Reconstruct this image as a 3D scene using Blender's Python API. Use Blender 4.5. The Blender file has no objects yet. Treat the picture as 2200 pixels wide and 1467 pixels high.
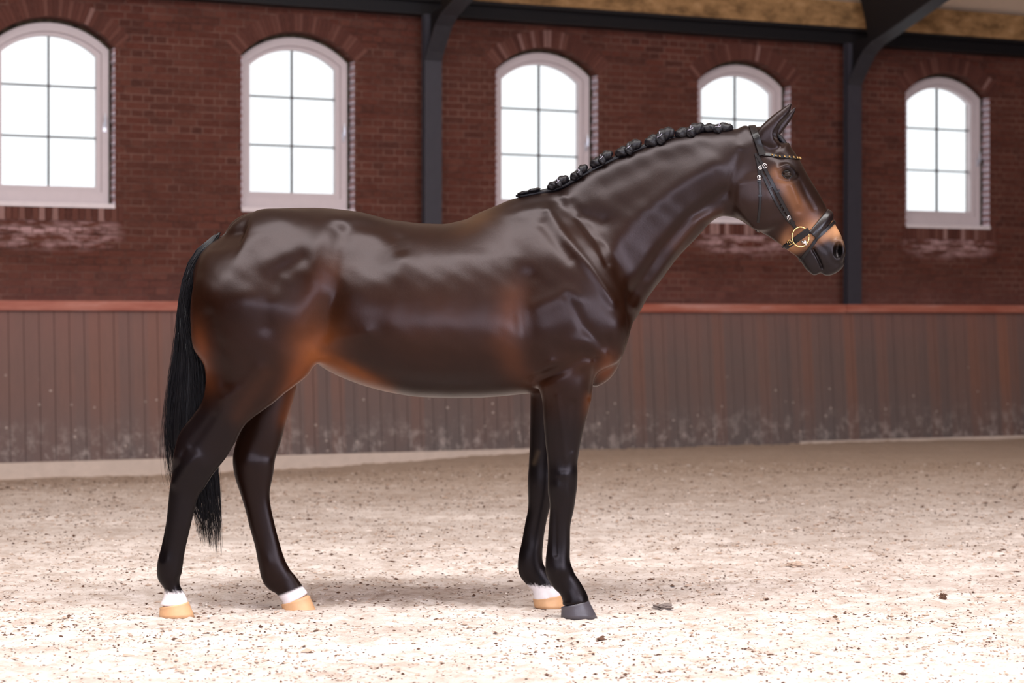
import bpy, bmesh, math, random
import numpy as np
from mathutils import Vector, Matrix, Euler
from mathutils.bvhtree import BVHTree

# ------------------------------------------------------------------ camera, sky, light, exposure
random.seed(7)
rng = np.random.default_rng(11)
scene = bpy.context.scene
COL = scene.collection
F = 4280.0      # focal length in pixels of the 2200 px frame
H = 1.17        # height of the lens
cam_d = bpy.data.cameras.new('camera')
cam = bpy.data.objects.new('camera', cam_d)
COL.objects.link(cam)
cam.location = (0, 0, H)
cam.rotation_euler = (math.pi / 2, 0, 0)
cam_d.sensor_width = 36
cam_d.lens = F / 2200 * 36
cam_d.shift_y = -33.5 / 2200
cam_d.clip_start = .1
cam_d.clip_end = 400
cam_d.dof.use_dof = True
cam_d.dof.focus_distance = 8.03
cam_d.dof.aperture_fstop = 2.8
scene.camera = cam

vs = scene.view_settings
vs.view_transform = 'Standard'
vs.look = 'None'
vs.gamma = 1
vs.use_curve_mapping = False
vs.exposure = 0.0

world = bpy.data.worlds.new('overcast_sky')
scene.world = world
world.use_nodes = True
bg = world.node_tree.nodes['Background']
bg.inputs[0].default_value = (.93, .97, 1, 1)
bg.inputs[1].default_value = 1.4

# wall frame: u along the long wall, v towards the camera, z up
O = np.array([-4.058, 17.44])
UD = np.array([8.592, 3.84]); UD = UD / np.linalg.norm(UD)
ND = np.array([UD[1], -UD[0]])
ANG = math.atan2(UD[1], UD[0])


def W(u, v, z):
    p = O + u * UD + v * ND
    return Vector((p[0], p[1], z))


def area_light(name, loc, target, sx, sy, power, color=(1, 1, 1)):
    d = bpy.data.lights.new(name, 'AREA')
    d.shape = 'RECTANGLE'
    d.size = sx; d.size_y = sy; d.energy = power; d.color = color
    o = bpy.data.objects.new(name, d)
    COL.objects.link(o)
    o.location = loc
    o.rotation_euler = (Vector(target) - Vector(loc)).to_track_quat('-Z', 'Y').to_euler()
    return o


# daylight: glazed roof strip over the middle of the hall, the open hall door and the windows facing the horse
area_light('roof_light', (0.3, 5.6, 6.6), (0.3, 7.4, 0), 12, 1.8, 1090, (1, .985, .975))
area_light('door_light', (6.5, 1.0, 2.4), (1.0, 8.2, 1.0), 1.8, 2.6, 330, (.84, .85, 1))
for k in range(4):
    area_light('window_light', (-6.5 + 3.6 * k, -3.5 + .9 * k, 3.1), (-.4, 8.2, 1.2), 1.0, 1.5, 200, (.82, .84, 1))

# ------------------------------------------------------------------ node helpers
def lin(r, g, b):
    f = lambda c: (c / 255 / 12.92) if c <= 10 else ((c / 255 + .055) / 1.055) ** 2.4
    return (f(r), f(g), f(b), 1)


class NT:
    def __init__(s, name):
        s.m = bpy.data.materials.new(name)
        s.m.use_nodes = True
        s.t = s.m.node_tree
        s.b = s.t.nodes['Principled BSDF']
        s.out = s.t.nodes['Material Output']

    def n(s, kind, **kw):
        nd = s.t.nodes.new(kind)
        for k, v in kw.items():
            if k.startswith('i_'):
                nd.inputs[k[2:].replace('_', ' ')].default_value = v
            else:
                setattr(nd, k, v)
        return nd

    def l(s, a, b):
        s.t.links.new(a, b)

    def math(s, op, a, b=None, clamp=False):
        nd = s.n('ShaderNodeMath', operation=op)
        nd.use_clamp = clamp
        for i, x in enumerate((a, b)):
            if x is None: continue
            if hasattr(x, 'is_linked'): s.l(x, nd.inputs[i])
            else: nd.inputs[i].default_value = x
        return nd.outputs[0]

    def ramp(s, fac, stops):
        r = s.n('ShaderNodeValToRGB')
        e = r.color_ramp.elements
        while len(e) < len(stops): e.new(.5)
        for el, (p, c) in zip(e, stops):
            el.position = p
            el.color = c if len(c) == 4 else (*c, 1)
        s.l(fac, r.inputs[0])
        return r.outputs[0]

    def mix(s, fac, a, b, mode='MIX'):
        nd = s.n('ShaderNodeMix', data_type='RGBA', blend_type=mode)
        for i, x in ((0, fac), (6, a), (7, b)):
            if hasattr(x, 'is_linked'): s.l(x, nd.inputs[i])
            else: nd.inputs[i].default_value = x
        return nd.outputs[2]

    def noise(s, vec, scale, detail=3, rough=.55):
        nd = s.n('ShaderNodeTexNoise')
        nd.inputs['Scale'].default_value = scale
        nd.inputs['Detail'].default_value = detail
        nd.inputs['Roughness'].default_value = rough
        if vec is not None: s.l(vec, nd.inputs['Vector'])
        return nd.outputs[0]

    def obj(s):
        return s.n('ShaderNodeTexCoord').outputs['Object']

    def scale(s, vec, v3):
        mp = s.n('ShaderNodeMapping')
        mp.inputs['Scale'].default_value = v3
        s.l(vec, mp.inputs['Vector'])
        return mp.outputs[0]

    def bump(s, h, strength, dist):
        nd = s.n('ShaderNodeBump')
        nd.inputs['Strength'].default_value = strength
        nd.inputs['Distance'].default_value = dist
        s.l(h, nd.inputs['Height'])
        s.l(nd.outputs[0], s.b.inputs['Normal'])

    def set(s, **kw):
        for k, v in kw.items():
            s.b.inputs[k.replace('_', ' ')].default_value = v


def simple(name, col, rough=.5, metal=0, spec=.5, bump=None, var=0):
    m = NT(name)
    m.set(Base_Color=col, Roughness=rough, Metallic=metal)
    m.b.inputs['Specular IOR Level'].default_value = spec
    oc = m.obj()
    if var:
        nz = m.noise(oc, 14, 4)
        c = m.mix(nz, tuple(x * (1 - var) for x in col[:3]) + (1,), tuple(min(1, x * (1 + var)) for x in col[:3]) + (1,))
        m.l(c, m.b.inputs['Base Color'])
    if bump:
        m.bump(m.noise(oc, bump[0], 3), bump[1], bump[2])
    return m.m


M = {}

# ---- brick
def brick_material(name, wetness=True, vertical=False):
    m = NT(name)
    oc = m.obj()
    sp = m.n('ShaderNodeSeparateXYZ'); m.l(oc, sp.inputs[0])
    cb = m.n('ShaderNodeCombineXYZ')
    warp = m.noise(oc, 2.2, 2)
    wz = m.math('MULTIPLY', m.math('SUBTRACT', warp, .5), .012)
    # reveals face along u: feed both u and depth so that courses also run round the corner
    ux = m.math('ADD', sp.outputs[0], sp.outputs[1])
    if vertical:
        m.l(m.math('ADD', sp.outputs[2], 0.0), cb.inputs[0]); m.l(ux, cb.inputs[1])
    else:
        m.l(ux, cb.inputs[0]); m.l(m.math('ADD', sp.outputs[2], wz), cb.inputs[1])
    bt = m.n('ShaderNodeTexBrick')
    m.l(cb.outputs[0], bt.inputs['Vector'])
    bt.offset = .5; bt.squash = .5; bt.squash_frequency = 2
    bt.inputs['Scale'].default_value = 1
    bt.inputs['Mortar Size'].default_value = .0055
    bt.inputs['Mortar Smooth'].default_value = .3
    bt.inputs['Bias'].default_value = 0
    bt.inputs['Brick Width'].default_value = .215
    bt.inputs['Row Height'].default_value = .0655
    bt.inputs['Color1'].default_value = (0, 0, 0, 1)
    bt.inputs['Color2'].default_value = (1, 1, 1, 1)
    bt.inputs['Mortar'].default_value = (.5, .5, .5, 1)
    fac = bt.outputs['Fac']
    per = m.n('ShaderNodeSeparateColor'); m.l(bt.outputs['Color'], per.inputs[0])
    brick = m.ramp(per.outputs[0], [(0, lin(66, 36, 30)), (.3, lin(82, 42, 33)), (.6, lin(90, 46, 36)), (.85, lin(100, 58, 47)), (1, lin(84, 50, 42))])
    n1 = m.noise(oc, 1.1, 4, .6)
    brick = m.mix(m.ramp(n1, [(.35, (0, 0, 0)), (.7, (1, 1, 1))]), brick, lin(84, 48, 38))
    n2 = m.noise(m.scale(oc, (1, 1, 3)), 22, 4, .7)
    brick = m.mix(m.math('MULTIPLY', m.math('SUBTRACT', n2, .45, True), 1.1, True), brick, lin(130, 84, 72))
    # mortar: here and there pale, mostly as dark as the brick
    n3 = m.noise(m.scale(oc, (.5, 1, 1.8)), 3.2, 5, .7)
    mort = m.mix(m.ramp(n3, [(.38, (0, 0, 0)), (.62, (1, 1, 1))]), lin(66, 40, 34), lin(122, 90, 80))
    col = m.mix(fac, brick, mort)
    # lime bloom below the sills
    uu = sp.outputs[0]
    bloom = None
    for c in (0, 2.22, 4.706, 6.93, 9.412):
        du = m.math('DIVIDE', m.math('SUBTRACT', uu, c + .02), .62)
        dz = m.math('DIVIDE', m.math('SUBTRACT', sp.outputs[2], 2.03 if c != 0 else 1.98), .17)
        r = m.math('ADD', m.math('POWER', m.math('ABSOLUTE', du), 4), m.math('MULTIPLY', dz, dz))
        g = m.math('SUBTRACT', 1.05, r, True)
        bloom = g if bloom is None else m.math('MAXIMUM', bloom, g)
    n4 = m.noise(m.scale(oc, (1, 1, 3.5)), 4.5, 4, .65)
    bl = m.math('MULTIPLY', bloom, m.ramp(n4, [(.42, (0, 0, 0)), (.60, (1, 1, 1))]))
    col = m.mix(m.math('MULTIPLY', m.math('MULTIPLY', bl, m.math('SUBTRACT', 1.0, m.math('MULTIPLY', fac, .75))), .75), col, lin(196, 160, 160))
    # dusty lower courses
    dust = m.math('MULTIPLY', m.math('SUBTRACT', 1.75, sp.outputs[2], True), m.math('MULTIPLY', m.noise(oc, 5, 4), 1.1), True)
    col = m.mix(dust, col, lin(140, 100, 95))
    m.l(col, m.b.inputs['Base Color'])
    m.set(Roughness=.85)
    m.b.inputs['Specular IOR Level'].default_value = .25
    hgt = m.math('ADD', m.math('MULTIPLY', fac, -1.0), m.math('MULTIPLY', n2, .6))
    m.bump(hgt, .7, .008)
    return m.m


M['brick'] = brick_material('brick')

mt = NT('arch_brick')
oc = mt.obj()
info = mt.n('ShaderNodeAttribute', attribute_name='tone')
c = mt.ramp(info.outputs['Fac'], [(0, lin(68, 38, 32)), (.5, lin(86, 50, 42)), (.85, lin(108, 72, 63)), (1, lin(160, 128, 122))])
nn = mt.noise(oc, 30, 4, .7)
c = mt.mix(mt.math('MULTIPLY', nn, .5), c, lin(110, 66, 56))
mt.l(c, mt.b.inputs['Base Color']); mt.set(Roughness=.85)
mt.b.inputs['Specular IOR Level'].default_value = .25
mt.bump(nn, .5, .006)
M['arch'] = mt.m

mt = NT('lit_white_brick')
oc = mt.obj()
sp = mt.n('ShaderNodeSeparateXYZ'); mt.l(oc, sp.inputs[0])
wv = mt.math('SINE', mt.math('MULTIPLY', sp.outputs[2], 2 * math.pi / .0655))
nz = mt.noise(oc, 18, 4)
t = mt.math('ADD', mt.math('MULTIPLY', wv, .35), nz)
mt.l(mt.ramp(t, [(.25, lin(150, 112, 110)), (.5, lin(208, 196, 208))]), mt.b.inputs['Base Color'])  # lime white with the window light on the jambs painted in
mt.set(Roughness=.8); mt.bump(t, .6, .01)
M['lit_limewash'] = mt.m

mt = NT('shaded_mossy_reveal')
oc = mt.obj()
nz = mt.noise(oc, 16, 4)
mt.l(mt.ramp(nz, [(.35, lin(34, 26, 18)), (.65, lin(92, 80, 62))]), mt.b.inputs['Base Color'])  # mossy brown with the shade of the reveal painted in
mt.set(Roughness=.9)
M['mossy_shade'] = mt.m

# ---- kickboard planks
mt = NT('stained_planks')
oc = mt.obj()
sp = mt.n('ShaderNodeSeparateXYZ'); mt.l(oc, sp.inputs[0])
idx = mt.math('FLOOR', mt.math('DIVIDE', sp.outputs[0], .128))
wn = mt.n('ShaderNodeTexWhiteNoise', noise_dimensions='1D'); mt.l(idx, wn.inputs['W'])
base = mt.ramp(wn.outputs[0], [(0, lin(108, 92, 88)), (.4, lin(116, 96, 90)), (.7, lin(122, 96, 88)), (.93, lin(128, 94, 82)), (1, lin(152, 102, 80))])
# the left end is redder, the middle greyer
redder = mt.ramp(mt.math('DIVIDE', sp.outputs[0], 12, True), [(0, (1, 1, 1)), (.25, (.1, .1, .1)), (.55, (0, 0, 0)), (.9, (.35, .35, .35))])
base = mt.mix(mt.math('MULTIPLY', redder, .55), base, lin(132, 94, 84))
grain = mt.noise(mt.scale(oc, (14, 14, .8)), 4, 5, .6)
base = mt.mix(mt.math('MULTIPLY', grain, .5), base, lin(86, 72, 68))
topred = mt.math('MULTIPLY', mt.math('SUBTRACT', sp.outputs[2], .85, True), mt.math('MULTIPLY', mt.noise(oc, 3, 3), 1.5), True)
base = mt.mix(topred, base, lin(136, 92, 84))
# greyer band and sand splashes towards the ground
low = mt.math('MULTIPLY', mt.math('SUBTRACT', .62, sp.outputs[2], True), mt.math('MULTIPLY', mt.noise(oc, 2.5, 3), 1.7), True)
base = mt.mix(low, base, lin(100, 96, 96))
fog = mt.math('MULTIPLY', mt.math('SUBTRACT', .40, sp.outputs[2], True), 3.2, True)
spn = mt.noise(mt.scale(oc, (1, 1, .8)), 9, 6, .75)
spl = mt.math('MULTIPLY', fog, mt.ramp(spn, [(.5, (0, 0, 0)), (.7, (1, 1, 1))]), True)
base = mt.mix(mt.math('MULTIPLY', spl, .7), base, lin(190, 178, 172))
vor = mt.n('ShaderNodeTexVoronoi'); mt.l(oc, vor.inputs['Vector']); vor.inputs['Scale'].default_value = 11
dot = mt.ramp(vor.outputs['Distance'], [(.07, (1, 1, 1)), (.15, (0, 0, 0))])
vs_ = mt.n('ShaderNodeSeparateColor'); mt.l(vor.outputs['Color'], vs_.inputs[0])
zz = mt.math('MULTIPLY', mt.math('SUBTRACT', .80, sp.outputs[2], True), 1.0, True)
pick = mt.math('LESS_THAN', vs_.outputs[0], mt.math('MULTIPLY', zz, .75))
base = mt.mix(mt.math('MULTIPLY', mt.math('MULTIPLY', dot, pick), .7), base, lin(205, 190, 180))
mt.l(base, mt.b.inputs['Base Color'])
mt.set(Roughness=.7); mt.b.inputs['Specular IOR Level'].default_value = .3
mt.bump(grain, .3, .004)
M['planks'] = mt.m

mt = NT('red_ledge_wood')
oc = mt.obj()
n1 = mt.noise(mt.scale(oc, (1, 6, 6)), 1.2, 5, .6)
mt.l(mt.ramp(n1, [(.35, lin(150, 76, 58)), (.55, lin(170, 104, 86)), (.7, lin(190, 140, 128))]), mt.b.inputs['Base Color'])
mt.set(Roughness=.6)
M['ledge'] = mt.m

M['kerb'] = simple('pale_kerb', lin(206, 190, 178), .9, var=.15)
M['frame'] = simple('cream_paint', lin(204, 192, 194), .55, var=.06)
M['sillwhite'] = simple('white_sill', lin(232, 222, 224), .6, var=.08)
M['muntin'] = simple('grey_muntin', lin(88, 86, 90), .6)
M['steel'] = simple('dark_steel', lin(54, 52, 60), .5, 0, .4, var=.15)
M['steel_black'] = simple('black_steel', lin(20, 17, 20), .6, 0, .3)
M['steel_face'] = simple('worn_grey_steel', lin(50, 50, 56), .55, 0, .4, var=.3)
M['chrome'] = simple('window_metal', lin(220, 222, 230), .3, .8)
mt = NT('brown_timber')
oc = mt.obj()
n1 = mt.noise(mt.scale(oc, (1, 1, 2)), 5, 6, .7)
mt.l(mt.ramp(n1, [(.35, lin(104, 76, 42)), (.6, lin(164, 126, 82)), (.8, lin(200, 166, 126))]), mt.b.inputs['Base Color'])
mt.set(Roughness=.8); mt.bump(n1, .4, .01)
M['timber'] = mt.m
M['ceiling'] = simple('cream_ceiling', lin(238, 220, 200), .9, var=.05)
M['plaster'] = simple('hall_plaster', lin(62, 46, 42), .9)

mt = NT('window_glass')
mt.set(Roughness=.02)
tr = mt.n('ShaderNodeBsdfTransparent')
gl = mt.n('ShaderNodeBsdfGlossy'); gl.inputs['Roughness'].default_value = .03
ms = mt.n('ShaderNodeMixShader'); ms.inputs[0].default_value = .06
mt.l(tr.outputs[0], ms.inputs[1]); mt.l(gl.outputs[0], ms.inputs[2]); mt.l(ms.outputs[0], mt.out.inputs[0])
M['glass'] = mt.m

# ---- sand
mt = NT('arena_sand')
oc = mt.obj()
big = mt.noise(mt.scale(oc, (1, 1.6, 1)), .8, 4, .6)
mid = mt.noise(mt.scale(oc, (1, 1, 1)), 6, 5, .65)
fine = mt.noise(oc, 70, 4, .7)
c = mt.ramp(big, [(.35, lin(200, 188, 180)), (.65, lin(230, 220, 213))])
c = mt.mix(mt.ramp(mid, [(.3, (.8, .8, .8)), (.55, (0, 0, 0))]), c, lin(176, 158, 146))
str_ = mt.noise(mt.scale(oc, (3, 9, 1)), 3.2, 5, .7)
c = mt.mix(mt.math('MULTIPLY', mt.ramp(str_, [(.52, (0, 0, 0)), (.66, (1, 1, 1))]), .55), c, lin(160, 134, 112))
sp = mt.n('ShaderNodeSeparateXYZ'); mt.l(oc, sp.inputs[0])
far = mt.math('DIVIDE', mt.math('SUBTRACT', sp.outputs[1], 12.5), 4.0, True)   # browner towards the boards, light falloff painted in
c = mt.mix(mt.math('MULTIPLY', far, .75), c, lin(190, 168, 148))
vor = mt.n('ShaderNodeTexVoronoi'); mt.l(mt.scale(oc, (1, .55, 1)), vor.inputs['Vector']); vor.inputs['Scale'].default_value = 46
vor.inputs['Randomness'].default_value = 1
vs_ = mt.n('ShaderNodeSeparateColor'); mt.l(vor.outputs['Color'], vs_.inputs[0])
dots = mt.ramp(vor.outputs['Distance'], [(.12, (1, 1, 1)), (.30, (0, 0, 0))])
pick = mt.math('LESS_THAN', vs_.outputs[0], mt.math('MULTIPLY', mt.math('SUBTRACT', mt.noise(oc, 3.2, 3), .2, True), 1.5))
c = mt.mix(mt.math('MULTIPLY', mt.math('MULTIPLY', dots, pick), .85), c, lin(112, 86, 72))
mt.l(c, mt.b.inputs['Base Color'])
mt.set(Roughness=.95); mt.b.inputs['Specular IOR Level'].default_value = .15
hg = mt.math('ADD', mt.math('MULTIPLY', mid, 1.2), mt.math('MULTIPLY', fine, .5))
mt.bump(hg, .8, .018)
M['sand'] = mt.m
M['clod_pale'] = simple('pale_sand_crumb', lin(222, 210, 200), .95, spec=.1, var=.1)
M['clod_dark'] = simple('dark_fibre_crumb', lin(92, 68, 56), .95, spec=.1, var=.3)
M['clod_mid'] = simple('tan_sand_crumb', lin(178, 156, 140), .95, spec=.1, var=.2)

# ------------------------------------------------------------------ mesh helpers
class MB:
    """collects polygons, links them as one mesh object"""
    def __init__(s):
        s.v = []; s.f = []; s.mi = []

    def add(s, verts, faces, mi=0):
        o = len(s.v)
        s.v += [tuple(p) for p in verts]
        s.f += [tuple(i + o for i in f) for f in faces]
        s.mi += [mi] * len(faces)

    def box(s, x0, x1, y0, y1, z0, z1, mi=0):
        v = [(x, y, z) for z in (z0, z1) for y in (y0, y1) for x in (x0, x1)]
        s.add(v, [(0, 2, 3, 1), (4, 5, 7, 6), (0, 1, 5, 4), (2, 6, 7, 3), (0, 4, 6, 2), (1, 3, 7, 5)], mi)

    def prism(s, pts, y0, y1, mi=0):
        """polygon in x-z extruded along y"""
        n = len(pts)
        v = [(x, y0, z) for x, z in pts] + [(x, y1, z) for x, z in pts]
        f = [tuple(range(n)), tuple(range(2 * n - 1, n - 1, -1))]
        f += [(i, i + n, (i + 1) % n + n, (i + 1) % n) for i in range(n)]
        s.add(v, f, mi)

    def tube(s, pts, r, n=8, mi=0, flat=None):
        pts = [Vector(p) for p in pts]
        rs = r if hasattr(r, '__len__') else [r] * len(pts)
        up = Vector((0, 1, 0))
        rings = []
        for i, p in enumerate(pts):
            t = (pts[min(i + 1, len(pts) - 1)] - pts[max(i - 1, 0)]).normalized()
            a = t.cross(up)
            if a.length < 1e-3: a = t.cross(Vector((1, 0, 0)))
            a.normalize(); b = t.cross(a)
            rings.append([p + a * math.cos(q) * rs[i] + b * math.sin(q) * rs[i] for q in [2 * math.pi * k / n for k in range(n)]])
        v = [q for rg in rings for q in rg]
        f = [(i * n + k, i * n + (k + 1) % n, (i + 1) * n + (k + 1) % n, (i + 1) * n + k) for i in range(len(pts) - 1) for k in range(n)]
        f += [tuple(range(n))[::-1], tuple(range((len(pts) - 1) * n, len(pts) * n))]
        s.add(v, f, mi)

    def build(s, name, mats, parent=None, loc=None, rotz=0, smooth=False, bevel=0):
        me = bpy.data.meshes.new(name)
        me.from_pydata(s.v, [], s.f)
        if not isinstance(mats, (list, tuple)): mats = [mats]
        for m in mats: me.materials.append(m)
        me.polygons.foreach_set('material_index', s.mi)
        if smooth: me.polygons.foreach_set('use_smooth', [True] * len(s.f))
        me.update()
        bm = bmesh.new(); bm.from_mesh(me)
        bmesh.ops.recalc_face_normals(bm, faces=bm.faces)
        if bevel:
            bmesh.ops.bevel(bm, geom=list(bm.edges), offset=bevel, segments=2, affect='EDGES', clamp_overlap=True)
        bm.to_mesh(me); bm.free()
        o = bpy.data.objects.new(name, me)
        COL.objects.link(o)
        if parent: o.parent = parent
        if loc is not None: o.location = loc
        o.rotation_euler = (0, 0, rotz)
        return o


def on_wall(mb, name, mats, parent=None, **kw):
    """mesh given in wall coordinates (u, -v, z)"""
    if parent: return mb.build(name, mats, parent, **kw)
    return mb.build(name, mats, None, (O[0], O[1], 0), ANG, **kw)


def structure(o):
    o['kind'] = 'structure'
    return o


def tag(o, label, cat=None, group=None):
    o['label'] = label
    if cat: o['category'] = cat
    if group: o['group'] = group
    return o


def empty(name, loc, rotz=0):
    o = bpy.data.objects.new(name, None)
    o.empty_display_size = .2
    COL.objects.link(o)
    o.location = loc
    o.rotation_euler = (0, 0, rotz)
    return o


def sm(a, b, x):
    t = np.clip((x - a) / (b - a), 0, 1)
    return t * t * (3 - 2 * t)


# ------------------------------------------------------------------ the hall
WIN = [0.0, 2.222, 4.728, 6.925, 9.412]
VW = .20            # brick face in front of the panes


def arch(cx, hw, zs, rise, n=18):
    """points from the right spring to the left spring of a segmental arch"""
    R = (hw * hw + rise * rise) / (2 * rise)
    a = math.asin(min(1, hw / R))
    return [(cx + R * math.sin(a - 2 * a * i / n), zs + rise - R + R * math.cos(a - 2 * a * i / n)) for i in range(n + 1)]


def opening(cx, hw, z0, zs, rise):
    return [(cx - hw, z0), (cx + hw, z0)] + arch(cx, hw, zs, rise)


def plate(name, loops, y0, y1, mat, parent=None, wall=True, mi=None):
    """flat plate with holes, in x-z, between y0 and y1"""
    cu = bpy.data.curves.new(name, 'CURVE')
    cu.dimensions = '2D'; cu.fill_mode = 'BOTH'
    cu.extrude = abs(y1 - y0) / 2
    for lp in loops:
        s = cu.splines.new('POLY')
        s.points.add(len(lp) - 1)
        for p, (x, z) in zip(s.points, lp): p.co = (x, z, 0, 1)
        s.use_cyclic_u = True
    tmp = bpy.data.objects.new('tmp', cu)
    COL.objects.link(tmp)
    dg = bpy.context.evaluated_depsgraph_get()
    me = bpy.data.meshes.new_from_object(tmp.evaluated_get(dg))
    bpy.data.objects.remove(tmp); bpy.data.curves.remove(cu)
    me.transform(Matrix.Translation((0, (y0 + y1) / 2, 0)) @ Matrix.Rotation(math.pi / 2, 4, 'X'))
    me.name = name
    me.materials.clear()
    for m in (mat if isinstance(mat, list) else [mat]): me.materials.append(m)
    o = bpy.data.objects.new(name, me)
    COL.objects.link(o)
    if parent: o.parent = parent
    elif wall:
        o.location = (O[0], O[1], 0); o.rotation_euler = (0, 0, ANG)
    return o


U0, U1, V1 = -9.0, 17.0, 22.0
HZ = 4.06
loops = [[(U0, 0), (U1, 0), (U1, HZ + .6), (U0, HZ + .6)]]
for c in WIN: loops.append(opening(c, .54, 2.22, 3.615, .235))
wall = plate('wall_back', loops, -VW, .22, [M['brick'], M['lit_limewash'], M['mossy_shade']])
structure(wall)
for p in wall.data.polygons:        # jamb faces take the mossy tone with shade painted in
    n = p.normal
    c = p.center
    if abs(n.x) > .9 and 2.3 < c.z < 3.6: p.material_index = 2

# limewashed brick edge of each jamb (window light painted into its white), arch ring, soldier course below the sill
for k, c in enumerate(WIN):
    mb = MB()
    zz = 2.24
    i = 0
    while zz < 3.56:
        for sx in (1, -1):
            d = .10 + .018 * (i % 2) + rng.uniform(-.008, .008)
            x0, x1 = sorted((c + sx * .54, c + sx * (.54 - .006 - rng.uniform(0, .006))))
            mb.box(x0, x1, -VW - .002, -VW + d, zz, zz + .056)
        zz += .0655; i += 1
    structure(on_wall(mb, 'trim_jamb', M['lit_limewash']))

mb = MB(); tones = []
def quad_brick(pts, y0, y1, tone):
    mb.prism(pts, y0, y1)
    tones.extend([tone] * 6)
for c in WIN:
    hw, zs, rise = .54, 3.615, .235
    R = (hw * hw + rise * rise) / (2 * rise); a0 = math.asin(hw / R); zc = zs + rise - R
    nb = 32
    for i in range(nb):
        t0 = -a0 * 1.03 + 2.06 * a0 * (i + .07) / nb; t1 = -a0 * 1.03 + 2.06 * a0 * (i + .93) / nb
        ra, rb = R + .003, R + .165 + rng.uniform(-.006, .006)
        quad_brick([(c + ra * math.sin(t0), zc + ra * math.cos(t0)), (c + ra * math.sin(t1), zc + ra * math.cos(t1)),
                    (c + rb * math.sin(t1), zc + rb * math.cos(t1)), (c + rb * math.sin(t0), zc + rb * math.cos(t0))],
                   -VW - .006, -VW + .1, float(np.clip(rng.normal(.5, .25), 0, .93)))
    x = c - .58
    while x < c + .58:
        quad_brick([(x + .004, 2.215), (x + .052, 2.215), (x + .052, 2.085), (x + .004, 2.085)], -VW - .012, -VW + .05,
                   float(np.clip(rng.normal(.6, .35), 0, 1)))
        x += .057
ab = on_wall(mb, 'trim_arch', M['arch'])
structure(ab)
at = ab.data.attributes.new('tone', 'FLOAT', 'FACE')
at.data.foreach_set('value', tones[:len(ab.data.polygons)])

# ---- windows
for k, c in enumerate(WIN):
    root = empty('window_%d' % (k + 1), W(c, 0, 2.3), ANG)
    structure(root)
    inv = lambda x: x - c
    def loc_(pts): return [(x - c, z - 2.3) for x, z in pts]
    structure_infill = plate('gap_shade_infill', [loc_(opening(c, .5395, 2.225, 3.614, .2345)), loc_(opening(c, .512, 2.24, 3.602, .212))], -.045, .05, M['mossy_shade'], root)  # added dark strip, paints the shaded gap beside the frame
    fr = plate('window_frame', [loc_(opening(c, .5115, 2.2405, 3.602, .2115)), loc_(opening(c, .452, 2.345, 3.57, .17))], -.075, .05, M['frame'], root)
    sa = plate('sash', [loc_(opening(c, .4515, 2.346, 3.57, .169)), loc_(opening(c, .412, 2.392, 3.545, .16))], -.045, .03, M['frame'], root)
    mb = MB()
    mb.box(-.008, .008, -.014, .012, .093, 1.40)
    for z in (3.27, 2.825): mb.box(-.414, .414, -.012, .012, z - 2.3 - .008, z - 2.3 + .008)
    mb.build('glazing_bar', M['muntin'], root)
    gl = plate('pane', [loc_(opening(c, .42, 2.385, 3.55, .16))], .012, .016, M['glass'], root)
    mb = MB()
    mb.prism([(-.537, -.08), (.537, -.08), (.537, -.062), (-.537, -.062)], -VW - .02, -.05)
    v = [(-.537, -.09, -.056), (.537, -.09, -.056), (.537, -VW - .02, -.075), (-.537, -VW - .02, -.075)]
    mb.add(v + [(x, y, -.10) for x, y, z in v], [(0, 1, 2, 3), (7, 6, 5, 4), (0, 4, 5, 1), (1, 5, 6, 2), (2, 6, 7, 3), (3, 7, 4, 0)])
    mb.build('window_sill', M['sillwhite'], root)
    mb = MB()
    mb.tube([(.475, -.08, .62), (.475, -.115, .63), (.475, -.12, .70), (.475, -.115, .74)], [.008, .009, .009, .006], 8)
    mb.box(.462, .488, -.085, -.074, .58, .66)
    mb.build('window_handle', M['chrome'], root, smooth=False)

# ---- planked kickboard with its ledge and kerb
mb = MB()
u = U0
v_top, v_bot = .44, .56
while u < U1:
    w = .128
    e = rng.uniform(0, .003)
    pts = []
    for z, v in ((-.06, v_bot), (1.30, v_top)):
        pts += [(u + .0022, -v - e, z), (u + w - .0022, -v - e, z), (u + w - .0022, -v + .03, z), (u + .0022, -v + .03, z)]
    mb.add(pts, [(0, 1, 5, 4), (1, 2, 6, 5), (2, 3, 7, 6), (3, 0, 4, 7), (0, 3, 2, 1), (4, 5, 6, 7)])
    u += w
# dark back board seen through the gaps
mb.add([(U0, -v_bot + .012, -.2), (U1, -v_bot + .012, -.2), (U1, -v_top + .012, 1.3), (U0, -v_top + .012, 1.3)], [(0, 1, 2, 3)], 1)
kb = structure(on_wall(mb, 'trim_kickboard', [M['planks'], M['steel_black']]))
mb = MB()
mb.box(U0, 7.95, -.49, -VW + .0, 1.30, 1.385)
lg = structure(on_wall(mb, 'trim_ledge', M['ledge'], bevel=.01))
mb = MB()
mb.box(7.951, U1, -.50, -VW + .0, 1.305, 1.388)
lg = structure(on_wall(mb, 'trim_ledge', M['ledge'], bevel=.01))
mb = MB()
mb.add([(U0, -.60, -.3), (4.6, -.60, -.3), (4.6, -.60, .02), (U0, -.60, .02), (U0, -.54, -.3), (4.6, -.54, -.3), (4.6, -.54, .02), (U0, -.54, .02)],
       [(0, 1, 2, 3), (3, 2, 6, 7), (4, 7, 6, 5), (0, 3, 7, 4), (1, 5, 6, 2)])
mb.box(7.35, U1, -.58, -.54, -.05, .014)
structure(on_wall(mb, 'trim_kerb', M['kerb']))

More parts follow.
